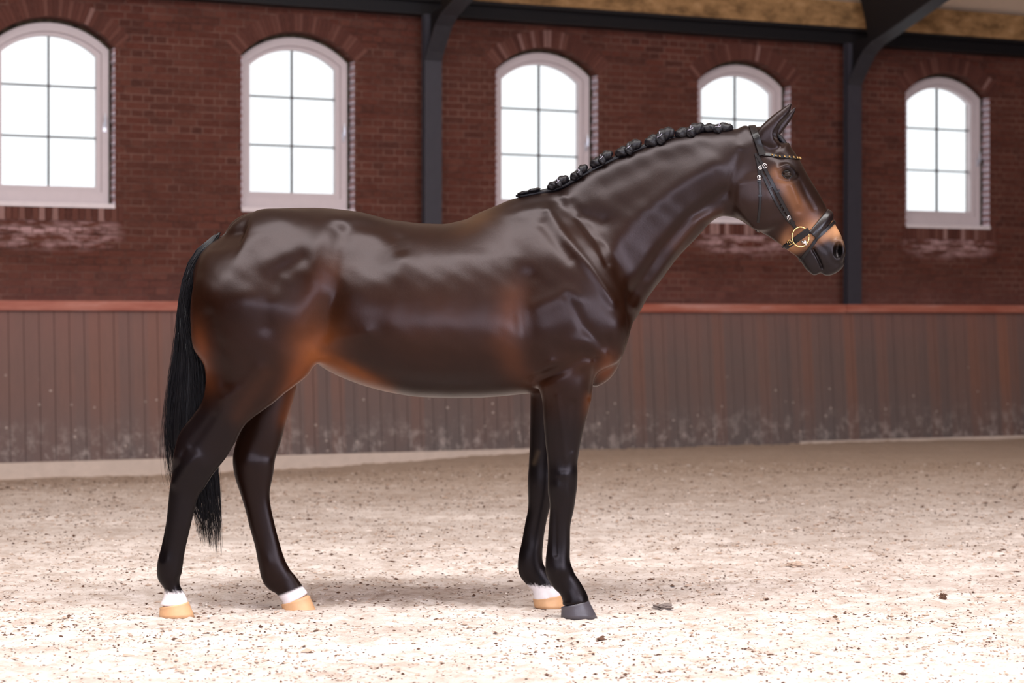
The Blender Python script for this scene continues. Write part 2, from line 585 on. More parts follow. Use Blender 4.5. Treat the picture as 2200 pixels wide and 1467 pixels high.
# ---- steel posts with their haunches
def post(u, label):
    r = empty('steel_post', W(u, .44, 1.385), ANG)
    tag(r, label, 'post', 'steel posts along the brick wall')
    y0, y1 = -.02, .055      # local y (away from camera)
    z1 = 2.665
    mb = MB()
    mb.box(-.085, .085, y0, y0 + .016, 0, z1)
    mb.box(-.006, .006, y0 + .016, y1 - .016, 0, z1)
    mb.box(-.085, .085, y1 - .016, y1, 0, z1)
    mb.build('column', M['steel'], r)
    # haunch: curved bracket rising from the post towards the middle of the hall
    prof = []
    path = [(.44 - v, z - 1.385) for v, z in ((.46, 3.62), (.52, 3.70), (.60, 3.785), (.72, 3.91), (.86, 3.985), (1.17, 4.07), (1.68, 4.21), (3.2, 4.63))]
    mb = MB()
    n = len(path)
    for i in range(n - 1):
        (ya, za), (yb, zb) = path[i], path[i + 1]
        mb.add([(-.085, ya, za), (.085, ya, za), (.085, yb, zb), (-.085, yb, zb),
                (-.085, ya + .010, za + .014), (.085, ya + .010, za + .014), (.085, yb + .010, zb + .014), (-.085, yb + .010, zb + .014)],
               [(0, 1, 2, 3), (4, 7, 6, 5), (0, 3, 7, 4), (1, 5, 6, 2)])
    mb.build('bracket_flange', M['steel_face'], r)
    mb = MB()
    web = [(y + .006, z + .014) for y, z in path] + [(-2.76, 4.05), (-.16, 3.10), (-.24, 2.90), (-.30, 2.69), (.0, 2.66)]
    m_ = len(web)
    v = [(-.03, y, z) for y, z in web] + [(.03, y, z) for y, z in web]
    mb.add(v, [tuple(range(m_)), tuple(range(2 * m_ - 1, m_ - 1, -1))] + [(i, i + m_, (i + 1) % m_ + m_, (i + 1) % m_) for i in range(m_)])
    mb.build('bracket', M['steel_black'], r)
    for zz in (2.38, 2.47, 2.56):
        mb = MB()
        mb.tube([(-.04, .03, zz), (-.028, .03, zz)], .012, 6)
        mb.build('bolt', M['steel_face'], r)
    return r
post(3.442, 'dark steel post with curved black bracket behind the horse back')
post(8.066, 'dark steel post with curved bracket to the right of the horse muzzle')

# ---- eaves: steel beam, brown timber band, ceiling
mb = MB()
y = -.36
mb.box(U0, U1, y, -VW, HZ, HZ + .018)
mb.box(U0, U1, y + .07, y + .078, HZ + .018, HZ + .13)
mb.box(U0, U1, y, -VW, HZ + .13, HZ + .165)
structure(on_wall(mb, 'trim_beam', M['steel_black']))
mb = MB(); mb.box(U0, U1, -.355, -VW, HZ + .166, HZ + .43)
structure(on_wall(mb, 'trim_fascia', M['timber']))
mb = MB()
mb.add([(U0, -.20, HZ + .43), (U1, -.20, HZ + .43), (U1, -11, 8.6), (U0, -11, 8.6), (U0, -.20, HZ + .55), (U1, -.20, HZ + .55), (U1, -11, 8.8), (U0, -11, 8.8)],
       [(0, 1, 2, 3), (7, 6, 5, 4), (0, 4, 5, 1), (1, 5, 6, 2), (3, 2, 6, 7), (0, 3, 7, 4)])
mb.add([(U0, -11, 8.6), (U1, -11, 8.6), (U1, -V1, 4.6), (U0, -V1, 4.6), (U0, -11, 8.8), (U1, -11, 8.8), (U1, -V1, 4.8), (U0, -V1, 4.8)],
       [(0, 1, 2, 3), (7, 6, 5, 4), (0, 4, 5, 1), (1, 5, 6, 2), (3, 2, 6, 7), (0, 3, 7, 4)])
structure(on_wall(mb, 'ceiling', M['ceiling']))
for nm, (a, b, c_, d) in {'wall_left': (U0 - .2, U0, -V1, 0), 'wall_right': (U1, U1 + .2, -V1, 0), 'wall_front': (U0, U1, -V1 - .2, -V1)}.items():
    mb = MB(); mb.box(a, b, c_, d, -.1, 8.8 if nm != 'wall_front' else 4.7)
    structure(on_wall(mb, nm, M['plaster']))

# ------------------------------------------------------------------ ground
def ground_z(x, y):
    # v = distance from the wall plane
    v = (x - O[0]) * ND[0] + (y - O[1]) * ND[1]
    u = (x - O[0]) * UD[0] + (y - O[1]) * UD[1]
    dip = -.11 * sm(5.0, 1.0, u) * sm(3.5, .8, v)
    z = dip
    near = sm(14, 9, y)
    z = z + .006 * np.sin(x * 3.1 + 1.3 * np.sin(y * 2.3)) * np.sin(y * 2.7 + np.cos(x * 1.9))
    z = z + .005 * np.sin(x * 9.7 + 2 * np.sin(y * 5)) * np.sin(y * 11.3 + 1.7 * np.cos(x * 4))
    z = z + .006 * np.sin(x * 19 + 2.3 * np.sin(y * 9.1)) * np.sin(y * 21 + 2.6 * np.cos(x * 11))
    z = z + .004 * np.sin(x * 27 + 3 * np.sin(y * 14)) * np.sin(y * 31 + 2.2 * np.cos(x * 17))
    for hx, hy in ((-1.38, 8.05), (-.86, 8.28), (.13, 8.34), (.27, 8.05)):
        z = z * (1 - .9 * np.exp(-((x - hx) ** 2 + (y - hy) ** 2) / .02))
    return z - .008


ys = np.concatenate([np.arange(-6, 5.6, .5), np.arange(5.6, 10.5, .02), np.arange(10.5, 17, .08), np.arange(17, 27, .3)])
xs = np.concatenate([np.arange(-14, -3.6, .3), np.arange(-3.6, 4.2, .025), np.arange(4.2, 19, .3)])
X, Y = np.meshgrid(xs, ys)
nzg = rng.normal(0, .0032, X.shape)
Z = ground_z(X, Y) + nzg
ny_, nx_ = X.shape
me = bpy.data.meshes.new('floor')
idx = np.arange(nx_ * ny_).reshape(ny_, nx_)
q = np.stack([idx[:-1, :-1], idx[:-1, 1:], idx[1:, 1:], idx[1:, :-1]], -1).reshape(-1, 4)
V = np.stack([X, Y, Z], -1).reshape(-1, 3)
cen = V[q].mean(1)
vv = (cen[:, 0] - O[0]) * ND[0] + (cen[:, 1] - O[1]) * ND[1]
uu = (cen[:, 0] - O[0]) * UD[0] + (cen[:, 1] - O[1]) * UD[1]
q = q[(vv > .25) & (vv < V1) & (uu > U0) & (uu < U1)]
me.from_pydata(V.tolist(), [], q.tolist())
me.polygons.foreach_set('use_smooth', [True] * len(q))
me.materials.append(M['sand'])
fl = bpy.data.objects.new('floor', me); COL.objects.link(fl); structure(fl)

# crumbs of sand and fibre
def crumbs(n, mats):
    octa = np.array([(1, 0, 0), (-1, 0, 0), (0, 1, 0), (0, -1, 0), (0, 0, 1), (0, 0, -1)], float)
    of = np.array([(0, 2, 4), (2, 1, 4), (1, 3, 4), (3, 0, 4), (2, 0, 5), (1, 2, 5), (3, 1, 5), (0, 3, 5)])
    t = rng.uniform(0, 1, n)
    y = 5.7 + 11.5 * t ** 1.5
    x = rng.uniform(-.34, .34, n) * y + rng.normal(0, .15, n)
    # clusters: crumbs gather in scuffed patches
    vq = (x - O[0]) * ND[0] + (y - O[1]) * ND[1]
    keep = (vq > .7) & ((np.sin(x * 4 + 2 * np.sin(y * 2.1)) * np.sin(y * 5.3 + np.cos(x * 3)) + rng.uniform(-1, 1.1, n)) > -.15)
    for hx_, hy_ in ((-1.36, 8.05), (-.87, 8.28), (.15, 8.33), (.27, 8.05)):
        keep &= ((x - hx_) / .11) ** 2 + ((y - hy_) / .085) ** 2 > 1
    for hx_, hy_ in ((.63, 8.27), (1.38, 9.7), (1.85, 8.56)):
        keep &= (x - hx_) ** 2 + (y - hy_) ** 2 > .065 ** 2
    x, y = x[keep], y[keep]; n = len(x)
    kind = rng.choice([0, 1, 2], n, p=[.22, .46, .32])
    s = np.exp(rng.normal(math.log(.0040), .36, n)) * (1 + .06 * (y - 6))
    s = np.where(kind == 1, s * .72, np.where(kind == 0, s * .8, s))
    st = rng.uniform(.8, 2.2, n)
    a = rng.normal(0, .5, n)
    z = ground_z(x, y)
    pts = octa[None] * (1 + rng.uniform(-.35, .35, (n, 6, 1)))
    pts = pts * s[:, None, None]
    pts[:, :, 0] *= st[:, None]; pts[:, :, 2] *= .6
    ca, sa = np.cos(a)[:, None], np.sin(a)[:, None]
    px = pts[:, :, 0] * ca - pts[:, :, 1] * sa; py = pts[:, :, 0] * sa + pts[:, :, 1] * ca
    P = np.stack([px + x[:, None], py + y[:, None], pts[:, :, 2] + (z + s * .25)[:, None]], -1)
    fs = (of[None] + 6 * np.arange(n)[:, None, None]).reshape(-1, 3)
    me = bpy.data.meshes.new('sand_crumbs')
    me.from_pydata(P.reshape(-1, 3).tolist(), [], fs.tolist())
    for m in mats: me.materials.append(m)
    me.polygons.foreach_set('material_index', np.repeat(kind, 8).tolist())
    o = bpy.data.objects.new('sand_crumbs', me); COL.objects.link(o)
    o['kind'] = 'stuff'
    tag(o, 'loose sand lumps and dark fibre scraps scattered over the arena floor', 'sand')
crumbs(70000, [M['clod_pale'], M['clod_dark'], M['clod_mid']])

def clod(x, y, r, sq, mat, label):
    bm = bmesh.new(); bmesh.ops.create_icosphere(bm, subdivisions=3, radius=1)
    for v in bm.verts:
        p = v.co
        k = 1 + .35 * math.sin(5 * p.x + x * 9) * math.sin(4 * p.y + 1) + .2 * math.sin(9 * p.z + 3 * p.x)
        v.co = Vector((p.x * k * r, p.y * k * r * .8, p.z * k * r * sq))
    me_ = bpy.data.meshes.new('dirt_clod'); bm.to_mesh(me_); bm.free(); me_.materials.append(mat)
    o = bpy.data.objects.new('dirt_clod', me_); COL.objects.link(o)
    o.location = (x, y, float(ground_z(x, y)) + r * sq * .6)
    tag(o, label, 'clod')
clod(1.85, 8.56, .016, 1.0, M['clod_dark'], 'dark brown upright dirt clod alone on the sand right of the forelegs')
clod(.63, 8.27, .038, .35, simple('grey_dirt', lin(120, 108, 102), .95, var=.3), 'flat grey clod on the sand just right of the front hoof')
clod(1.38, 9.7, .035, .4, M['clod_mid'], 'small tan clod on the sand between the forelegs and the boards')

# ------------------------------------------------------------------ the horse
YM = 8.20                                   # median plane
HL = Vector((-.42, YM, 0))                  # the horse stands here
S0 = YM / F


def P3(px, py, yc=0.0):
    Yv = YM - yc
    return np.array([(px - 1100) * Yv / F, Yv, H + (700 - py) * Yv / F])


def catmull(A, m):
    A = np.asarray(A, float)
    n = len(A)
    out = []
    for i in range(n - 1):
        p0 = A[max(i - 1, 0)]; p1 = A[i]; p2 = A[i + 1]; p3 = A[min(i + 2, n - 1)]
        for k in range(m):
            t = k / m
            out.append(.5 * ((2 * p1) + (-p0 + p2) * t + (2 * p0 - 5 * p1 + 4 * p2 - p3) * t * t + (-p0 + 3 * p1 - 3 * p2 + p3) * t ** 3))
    out.append(A[-1])
    return np.array(out)


H_ = .0054
gx = np.arange(P3(320, 0)[0], P3(1832, 0)[0], H_)
gy = np.arange(-.40, .40, H_)               # towards camera positive (yc)
gz = np.arange(-.01, P3(0, 205)[2], H_)
GX, GY, GZ = len(gx), len(gy), len(gz)
field = np.full((GX, GY, GZ), 1.0, np.float32)


def smin(a, b, k):
    h = np.maximum(k - np.abs(a - b), 0) / k
    return np.minimum(a, b) - h * h * k * .25


def loft(nodes, k=.03, cap=(.6, .6), m=6, mode='add'):
    """nodes: (ax, ay, bx, by, halfwidth, yc, skew). Side outline pairs in picture units at the depth yc."""
    global field
    rows = []
    for nd in nodes:
        ax, ay, bx, by, hw, yc = nd[:6]
        sk = nd[6] if len(nd) > 6 else 0
        a = P3(ax, ay, yc); b = P3(bx, by, yc)
        rows.append([(a[0] + b[0]) / 2, (a[2] + b[2]) / 2, np.hypot(a[0] - b[0], a[2] - b[2]) / 2, hw, yc, sk, a[0] - b[0], a[2] - b[2]])
    R = catmull(rows, m)
    R[:, 2:4] = np.maximum(R[:, 2:4], .004)
    ext = R[:, 2].max() + .05
    hwm = R[:, 3].max() + np.abs(R[:, 5]).max() * R[:, 3].max() + .05
    ix0, ix1 = np.searchsorted(gx, [(R[:, 0] - R[:, 2]).min() - .06, (R[:, 0] + R[:, 2]).max() + .06])
    iz0, iz1 = np.searchsorted(gz, [(R[:, 1] - R[:, 2]).min() - .06, (R[:, 1] + R[:, 2]).max() + .06])
    iy0, iy1 = np.searchsorted(gy, [R[:, 4].min() - hwm, R[:, 4].max() + hwm])
    XX, ZZ = np.meshgrid(gx[ix0:ix1], gz[iz0:iz1], indexing='ij')
    best = np.full(XX.shape, 1e9)
    par = np.zeros((6,) + XX.shape)         # n, o, a, hw, yc, sk
    ns = len(R) - 1
    for i in range(ns):
        p, q_ = R[i], R[i + 1]
        d = q_[:2] - p[:2]; L = np.hypot(*d) + 1e-9; t_ = d / L
        rx, rz = XX - p[0], ZZ - p[1]
        al = rx * t_[0] + rz * t_[1]
        tt = np.clip(al / L, 0, 1)
        cx_, cz_ = rx - tt * d[0], rz - tt * d[1]
        dd = cx_ ** 2 + cz_ ** 2
        mk = dd < best
        best = np.where(mk, dd, best)
        side = p[6] * (1 - tt) + q_[6] * tt, p[7] * (1 - tt) + q_[7] * tt
        over = np.zeros_like(al)
        if i == 0: over = np.where(al < 0, al / max(cap[0], 1e-3), over)
        if i == ns - 1: over = np.where(al > L, (al - L) / max(cap[1], 1e-3), over)
        nn = -cx_ * t_[1] + cz_ * t_[0]
        sg = np.sign(-side[0] * t_[1] + side[1] * t_[0])
        ends = (np.abs(over) > 0)
        nmag = np.where(ends, nn, np.sign(nn) * np.sqrt(dd))
        vals = (nmag * sg, over) + tuple(p[j] * (1 - tt) + q_[j] * tt for j in (2, 3, 4, 5))
        for j, v in enumerate(vals): par[j] = np.where(mk, v, par[j])
    n_, o_, a_, w_, yc_, sk_ = [x[:, None, :] for x in par]
    yy = gy[None, iy0:iy1, None] - yc_
    ww = w_ * (1 + sk_ * np.clip(n_ / a_, -1, 1))
    f1 = n_ / a_; f2 = yy / ww; f3 = o_ / a_
    k0 = np.sqrt(f1 * f1 + f2 * f2 + f3 * f3) + 1e-6
    k1 = np.sqrt((f1 / a_) ** 2 + (f2 / ww) ** 2 + (f3 / a_) ** 2) + 1e-6
    dist = (k0 * (k0 - 1) / k1).astype(np.float32)
    sub = field[ix0:ix1, iy0:iy1, iz0:iz1]
    if mode == 'add': field[ix0:ix1, iy0:iy1, iz0:iz1] = smin(sub, dist, k)
    else: field[ix0:ix1, iy0:iy1, iz0:iz1] = -smin(-sub, dist, k)


def mirror(nodes):
    return [tuple(n[:5]) + (-n[5],) + tuple(n[6:]) for n in nodes]


# barrel, back and breast (skew < 0: narrower towards the first edge, the back)
loft([(466, 504, 462, 640, .13, 0, 0), (510, 476, 515, 720, .20, 0, -.1), (575, 455, 590, 742, .235, 0, -.12), (645, 445, 668, 756, .245, 0, -.15),
      (725, 449, 735, 786, .265, 0, -.16), (800, 466, 810, 826, .29, 0, -.17), (880, 478, 890, 849, .305, 0, -.18), (960, 480, 970, 855, .305, 0, -.18),
      (1030, 466, 1050, 854, .285, 0, -.24), (1090, 438, 1130, 849, .25, 0, -.36), (1150, 418, 1205, 842, .215, 0, -.42), (1220, 445, 1265, 828, .185, 0, -.35),
      (1290, 540, 1315, 780, .17, 0, -.05)], .03, (.6, .35))
# shoulder blade and upper arm, near and far
sh = [(1100, 480, 1205, 440, .04, .04), (1085, 535, 1240, 480, .065, .085), (1085, 590, 1280, 525, .085, .125), (1100, 650, 1322, 590, .10, .15), (1120, 720, 1346, 672, .10, .165),
      (1138, 780, 1338, 745, .085, .165)]
loft(sh, .05, (.3, .4)); loft(mirror(sh), .05, (.3, .4))
# breast muscle
br = [(1262, 640, 1362, 672, .07, .06), (1262, 720, 1351, 722, .085, .08), (1256, 790, 1325, 782, .07, .075), (1250, 822, 1290, 812, .05, .07)]
loft(br, .03, (.5, .5)); loft(mirror(br), .03, (.5, .5))
# hind quarter
hq = [(490, 520, 640, 478, .06, .05), (455, 560, 680, 510, .095, .085), (428, 610, 702, 560, .12, .115), (411, 660, 702, 640, .14, .15), (408, 725, 690, 715, .135, .155),
      (406, 780, 664, 764, .115, .16), (430, 828, 606, 812, .088, .165), (430, 880, 540, 878, .068, .17), (405, 920, 514, 923, .056, .17),
      (379, 964, 491, 952, .048, .17), (370, 993, 467, 993, .050, .17), (367, 1028, 446, 1028, .043, .17), (363, 1062, 426, 1062, .035, .17),
      (356, 1127, 410, 1127, .030, .17), (346, 1180, 398, 1177, .031, .165), (338, 1214, 393, 1210, .037, .16), (338, 1238, 389, 1238, .035, .16),
      (352, 1260, 387, 1260, .031, .155), (350, 1284, 399, 1281, .038, .15), (344, 1300, 406, 1296, .043, .15)]
loft(hq, .06, (.6, .15))
hf = [(490, 520, 640, 478, .06, -.05), (455, 560, 680, 510, .095, -.085), (428, 610, 702, 560, .12, -.115), (425, 660, 702, 640, .14, -.15), (450, 725, 690, 715, .135, -.15),
      (480, 790, 655, 768, .11, -.14), (528, 845, 636, 822, .085, -.12), (522, 895, 617, 890, .068, -.10), (514, 935, 606, 935, .056, -.09),
      (503, 972, 594, 968, .048, -.085), (500, 993, 590, 992, .048, -.08), (504, 1021, 587, 1022, .043, -.08), (515, 1053, 581, 1055, .036, -.08),
      (525, 1087, 581, 1082, .031, -.08), (536, 1130, 590, 1127, .030, -.08), (547, 1170, 600, 1165, .031, -.08), (555, 1212, 612, 1203, .036, -.08),
      (563, 1244, 626, 1230, .036, -.08), (585, 1262, 640, 1247, .031, -.08), (602, 1283, 655, 1268, .036, -.08), (606, 1294, 664, 1279, .042, -.08)]
loft(hf, .06, (.6, .15))
# forelegs
fn = [(1140, 760, 1300, 740, .08, .155), (1152, 812, 1279, 808, .072, .16), (1163, 860, 1271, 850, .062, .16), (1167, 903, 1259, 900, .053, .16),
      (1171, 946, 1249, 946, .046, .155), (1176, 993, 1241, 990, .043, .15), (1177, 1024, 1241, 1022, .045, .15), (1177, 1053, 1239, 1055, .044, .15),
      (1181, 1086, 1234, 1090, .035, .15), (1179, 1127, 1226, 1127, .029, .15), (1176, 1166, 1225, 1172, .029, .15), (1172, 1203, 1225, 1203, .036, .15),
      (1172, 1226, 1230, 1224, .037, .15), (1183, 1250, 1238, 1240, .032, .15), (1199, 1267, 1249, 1256, .032, .15), (1208, 1288, 1262, 1279, .041, .15),
      (1208, 1300, 1266, 1290, .044, .15)]
loft(fn, .03, (.4, .15))
ff = [(1135, 760, 1260, 740, .08, -.13), (1138, 812, 1240, 808, .07, -.13), (1139, 860, 1222, 850, .058, -.13), (1139, 903, 1212, 900, .05, -.13),
      (1138, 950, 1204, 950, .045, -.13), (1136, 1000, 1198, 998, .043, -.13), (1134, 1030, 1196, 1030, .045, -.13), (1134, 1056, 1192, 1057, .043, -.13),
      (1134, 1095, 1180, 1095, .034, -.13), (1127, 1132, 1172, 1130, .029, -.13), (1120, 1170, 1167, 1168, .029, -.13), (1113, 1200, 1166, 1200, .035, -.13),
      (1113, 1224, 1170, 1220, .035, -.13), (1126, 1243, 1180, 1236, .031, -.13), (1140, 1260, 1192, 1250, .033, -.13), (1145, 1277, 1203, 1270, .041, -.13),
      (1146, 1288, 1206, 1279, .044, -.13)]
loft(ff, .03, (.4, .15))
# neck (first edge: crest)
loft([(1120, 445, 1330, 720, .13, 0, -.25), (1160, 420, 1358, 690, .135, 0, -.35), (1215, 397, 1376, 650, .125, 0, -.38), (1295, 350, 1412, 594, .108, 0, -.35),
      (1385, 313, 1455, 538, .095, 0, -.3), (1468, 288, 1494, 490, .088, 0, -.2), (1530, 280, 1540, 466, .085, 0, -.1), (1590, 277, 1580, 465, .08, 0, 0), (1634, 271, 1612, 455, .06, 0, 0)],
     .04, (.5, .15))
# head (first edge: face)
loft([(1625, 272, 1562, 400, .070, 0, .1), (1655, 276, 1575, 462, .085, 0, .1), (1688, 312, 1590, 474, .096, 0, .08), (1708, 341, 1610, 488, .098, 0, .10),
      (1727, 370, 1632, 500, .088, 0, .12), (1745, 398, 1655, 513, .072, 0, .1), (1760, 424, 1675, 527, .058, 0, .05), (1775, 450, 1692, 539, .050, 0, .05),
      (1792, 478, 1708, 549, .046, 0, .05), (1806, 503, 1722, 560, .048, 0, .08), (1815, 530, 1738, 572, .048, 0, .1), (1815, 560, 1765, 585, .036, 0, 0)],
     .025, (.5, .55))
loft([(1596, 274, 1606, 350, .045, 0, 0), (1650, 270, 1660, 350, .05, 0, 0)], .03, (.4, .2))
# cheek discs
ck = [(1590, 420, 1655, 370, .045, .045), (1587, 462, 1680, 405, .05, .048), (1612, 486, 1680, 455, .04, .042)]
loft(ck, .03, (.6, .6)); loft(mirror(ck), .03, (.6, .6))
# lower lip and chin
loft([(1742, 540, 1718, 556, .030, 0), (1758, 560, 1728, 573, .033, 0), (1768, 576, 1742, 585, .026, 0)], .012, (.5, .6))
# nostril wings
nw = [(1812, 516, 1790, 526, .016, .034), (1817, 538, 1790, 545, .02, .036), (1812, 558, 1792, 556, .014, .03)]
loft(nw, .015, (.6, .6)); loft(mirror(nw), .015, (.6, .6))
# brow and eye socket
bw = [(1672, 358, 1680, 372, .012, .088), (1690, 350, 1692, 366, .014, .092), (1710, 366, 1702, 378, .010, .082)]
loft(bw, .014, (.8, .8)); loft(mirror(bw), .014, (.8, .8))
# ears
er = [(1618, 302, 1676, 310, .026, .045), (1632, 274, 1679, 294, .024, .05), (1652, 255, 1683, 272, .021, .05), (1672, 238, 1694, 253, .015, .048), (1699, 219, 1702, 224, .003, .045)]
el = [(1632, 300, 1676, 308, .022, -.045), (1645, 282, 1678, 296, .024, -.05), (1663, 263, 1690, 277, .021, -.05), (1682, 247, 1701, 259, .014, -.048), (1709, 228, 1712, 232, .003, -.045)]
for e, s_ in ((er, 1), (el, -1)):
    loft(e, .014, (.3, .5))
    cut = [(n[0] + 24, n[1] + 8, n[2] + 16, n[3] + 8, n[4] * .62, n[5] + s_ * .006) for n in e[1:4]]
    loft(cut, .014, (.6, .6), mode='cut')
# nostril opening, mouth line
for s_ in (1, -1):
    loft([(1797, 524, 1809, 521, .024, s_ * .056), (1791, 538, 1810, 539, .038, s_ * .058), (1797, 554, 1806, 552, .018, s_ * .052)], .006, (.7, .7), mode='cut')
    loft([(1744, 536, 1750, 532, .020, s_ * .050), (1756, 556, 1761, 553, .020, s_ * .047), (1766, 578, 1771, 576, .020, s_ * .038)], .004, (.8, .8), mode='cut')


def surface_nets(f):
    s = f < 0
    c = np.zeros((f.shape[0] - 1, f.shape[1] - 1, f.shape[2] - 1), np.uint8)
    for dx in (0, 1):
        for dy in (0, 1):
            for dz in (0, 1):
                c += s[dx:f.shape[0] - 1 + dx, dy:f.shape[1] - 1 + dy, dz:f.shape[2] - 1 + dz]
    act = np.argwhere((c > 0) & (c < 8))
    ids = np.full(c.shape, -1, np.int32)
    ids[act[:, 0], act[:, 1], act[:, 2]] = np.arange(len(act))
    acc = np.zeros((len(act), 3)); cnt = np.zeros(len(act))
    cor = [(0, 0, 0), (1, 0, 0), (0, 1, 0), (1, 1, 0), (0, 0, 1), (1, 0, 1), (0, 1, 1), (1, 1, 1)]
    val = [f[act[:, 0] + a, act[:, 1] + b, act[:, 2] + d] for a, b, d in cor]
    for i in range(8):
        for j in range(i + 1, 8):
            d = np.array(cor[j]) - np.array(cor[i])
            if np.abs(d).sum() != 1: continue
            a, b = val[i], val[j]
            mk = (a < 0) != (b < 0)
            t = np.where(mk, a / np.where(mk, a - b, 1), 0)
            acc += np.where(mk[:, None], np.array(cor[i]) + t[:, None] * d, 0)
            cnt += mk
    v = act + acc / cnt[:, None]
    quads = []
    for ax in range(3):
        sl0 = [slice(None)] * 3; sl1 = [slice(None)] * 3
        sl0[ax] = slice(0, -1); sl1[ax] = slice(1, None)
        cr = s[tuple(sl0)] != s[tuple(sl1)]
        e = np.argwhere(cr)
        o1, o2 = [(1, 2), (2, 0), (0, 1)][ax]
        e = e[(e[:, o1] > 0) & (e[:, o2] > 0) & (e[:, o1] < f.shape[o1] - 1) & (e[:, o2] < f.shape[o2] - 1)]
        ins = s[e[:, 0], e[:, 1], e[:, 2]]
        def at(d1, d2):
            g = e.copy(); g[:, o1] -= d1; g[:, o2] -= d2
            return ids[g[:, 0], g[:, 1], g[:, 2]]
        qd = np.stack([at(1, 1), at(0, 1), at(0, 0), at(1, 0)], 1)
        qd = np.where(ins[:, None], qd, qd[:, ::-1])
        quads.append(qd)
    return v, np.concatenate(quads)


vv_, qq_ = surface_nets(field)
del field
PX = np.interp(vv_[:, 0], np.arange(GX), gx)
PY = np.interp(vv_[:, 1], np.arange(GY), gy)
PZ = np.interp(vv_[:, 2], np.arange(GZ), gz)
V = np.stack([PX, YM - PY, PZ], 1)
qq_ = qq_[:, ::-1]      # y was flipped


def laplace(V, Q, it, w, wt=None):
    e = np.concatenate([Q[:, [0, 1]], Q[:, [1, 2]], Q[:, [2, 3]], Q[:, [3, 0]]])
    for _ in range(it):
        acc = np.zeros_like(V); n = np.zeros(len(V))
        for a, b in ((0, 1), (1, 0)):
            for k in range(3): acc[:, k] += np.bincount(e[:, a], V[e[:, b], k], len(V))
            n += np.bincount(e[:, a], minlength=len(V))
        V = V + (w if wt is None else w * wt[:, None]) * (acc / n[:, None] - V)
    return V


def vnormals(V, Q):
    fn_ = np.cross(V[Q[:, 2]] - V[Q[:, 0]], V[Q[:, 3]] - V[Q[:, 1]])
    n = np.zeros_like(V)
    for j in range(4):
        for k in range(3): n[:, k] += np.bincount(Q[:, j], fn_[:, k], len(V))
    return n / (np.linalg.norm(n, axis=1)[:, None] + 1e-12)


V = laplace(V, qq_, 2, .5)
tx_, tz_ = 1100 + V[:, 0] / S0, 700 - (V[:, 2] - H) / S0
torso = sm(1590, 1520, tx_) * sm(900, 820, tz_)
V = laplace(V, qq_, 14, .6, torso)
ear_w = ((tx_ > 1625) & (tz_ < 292)).astype(float)
V = laplace(V, qq_, 3, .5, ear_w)
NV = vnormals(V, qq_)
if (NV[:, 2] * (V[:, 2] - 1.0)).sum() < 0:
    qq_ = qq_[:, ::-1]; NV = -NV

# picture-like coordinates of the horse's own side view
hx = 1100 + V[:, 0] / S0
hy = 700 - (V[:, 2] - H) / S0
side = V[:, 1] < YM


def blob(cx, cy, rx, ry, ang=0):
    a = math.radians(ang); c, s = math.cos(a), math.sin(a)
    dx, dy = hx - cx, hy - cy
    return np.exp(-(((dx * c + dy * s) / rx) ** 2 + ((-dx * s + dy * c) / ry) ** 2))


def stroke(pts, r):
    d = np.full(len(hx), 1e9)
    for (x0, y0), (x1, y1) in zip(pts[:-1], pts[1:]):
        L = (x1 - x0) ** 2 + (y1 - y0) ** 2
        t = np.clip(((hx - x0) * (x1 - x0) + (hy - y0) * (y1 - y0)) / L, 0, 1)
        d = np.minimum(d, (hx - x0 - t * (x1 - x0)) ** 2 + (hy - y0 - t * (y1 - y0)) ** 2)
    return np.exp(-d / (r * r))


# muscles: millimetres in or out
D = np.zeros(len(V))
def add(f, mm):
    global D
    D += f * mm / 1000
# flank hollow, hip, thigh edge
add(blob(800, 545, 52, 56), -13)
add(blob(872, 565, 24, 46), 6)
add(stroke([(765, 478), (825, 488), (862, 515), (868, 540)], 14), -5)
add(stroke([(742, 500), (738, 560), (728, 640), (700, 715)], 24), -13)
add(stroke([(720, 480), (700, 545), (690, 620), (668, 700)], 26), 7)
add(blob(742, 474, 26, 16), 5)
add(stroke([(690, 760), (740, 730), (800, 715)], 16), 5)
add(stroke([(660, 560), (610, 590), (590, 650), (590, 700)], 18), -5)
add(blob(520, 600, 60, 90, 20), 6)
add(stroke([(470, 680), (490, 750), (500, 820)], 16), -5)
add(stroke([(650, 480), (620, 515), (560, 545)], 30), -4)
add(blob(560, 500, 50, 26, -30), 5)
add(blob(640, 480, 40, 25), 5)
add(stroke([(560, 640), (620, 650), (650, 700)], 30), 4)
add(stroke([(575, 790), (540, 830), (500, 850)], 14), 5)
add(blob(500, 880, 14, 22, 30), 4)
# ribs
for i, xr in enumerate(range(860, 1110, 34)):
    add(stroke([(xr + 10, 560), (xr, 680), (xr - 20, 790)], 17), 1.3)
add(blob(900, 730, 170, 60), 5)
add(blob(1050, 560, 70, 60), 5)
# shoulder
add(stroke([(1175, 455), (1215, 520), (1255, 570), (1310, 650)], 10), 6)
add(stroke([(1165, 485), (1195, 525), (1222, 560)], 12), -4)
add(stroke([(1225, 440), (1290, 530), (1350, 640)], 11), -6)
add(stroke([(1210, 425), (1270, 505), (1330, 600), (1352, 660)], 10), 6)
add(stroke([(1240, 470), (1275, 520), (1300, 570)], 7), -5)
add(stroke([(1130, 600), (1125, 680), (1135, 770)], 24), -7)
add(blob(1190, 700, 42, 80, 20), 8)
add(blob(1240, 735, 26, 18), 7)
add(stroke([(1150, 660), (1200, 640), (1235, 640)], 20), 4)
add(stroke([(1215, 640), (1250, 700), (1290, 745)], 10), -4)
add(stroke([(1150, 815), (1190, 800), (1250, 765), (1275, 770)], 11), -8)
add(stroke([(1160, 790), (1185, 775)], 9), 6)
add(blob(1320, 700, 24, 30), 6)
add(stroke([(1276, 770), (1272, 815), (1266, 850)], 7), -6)
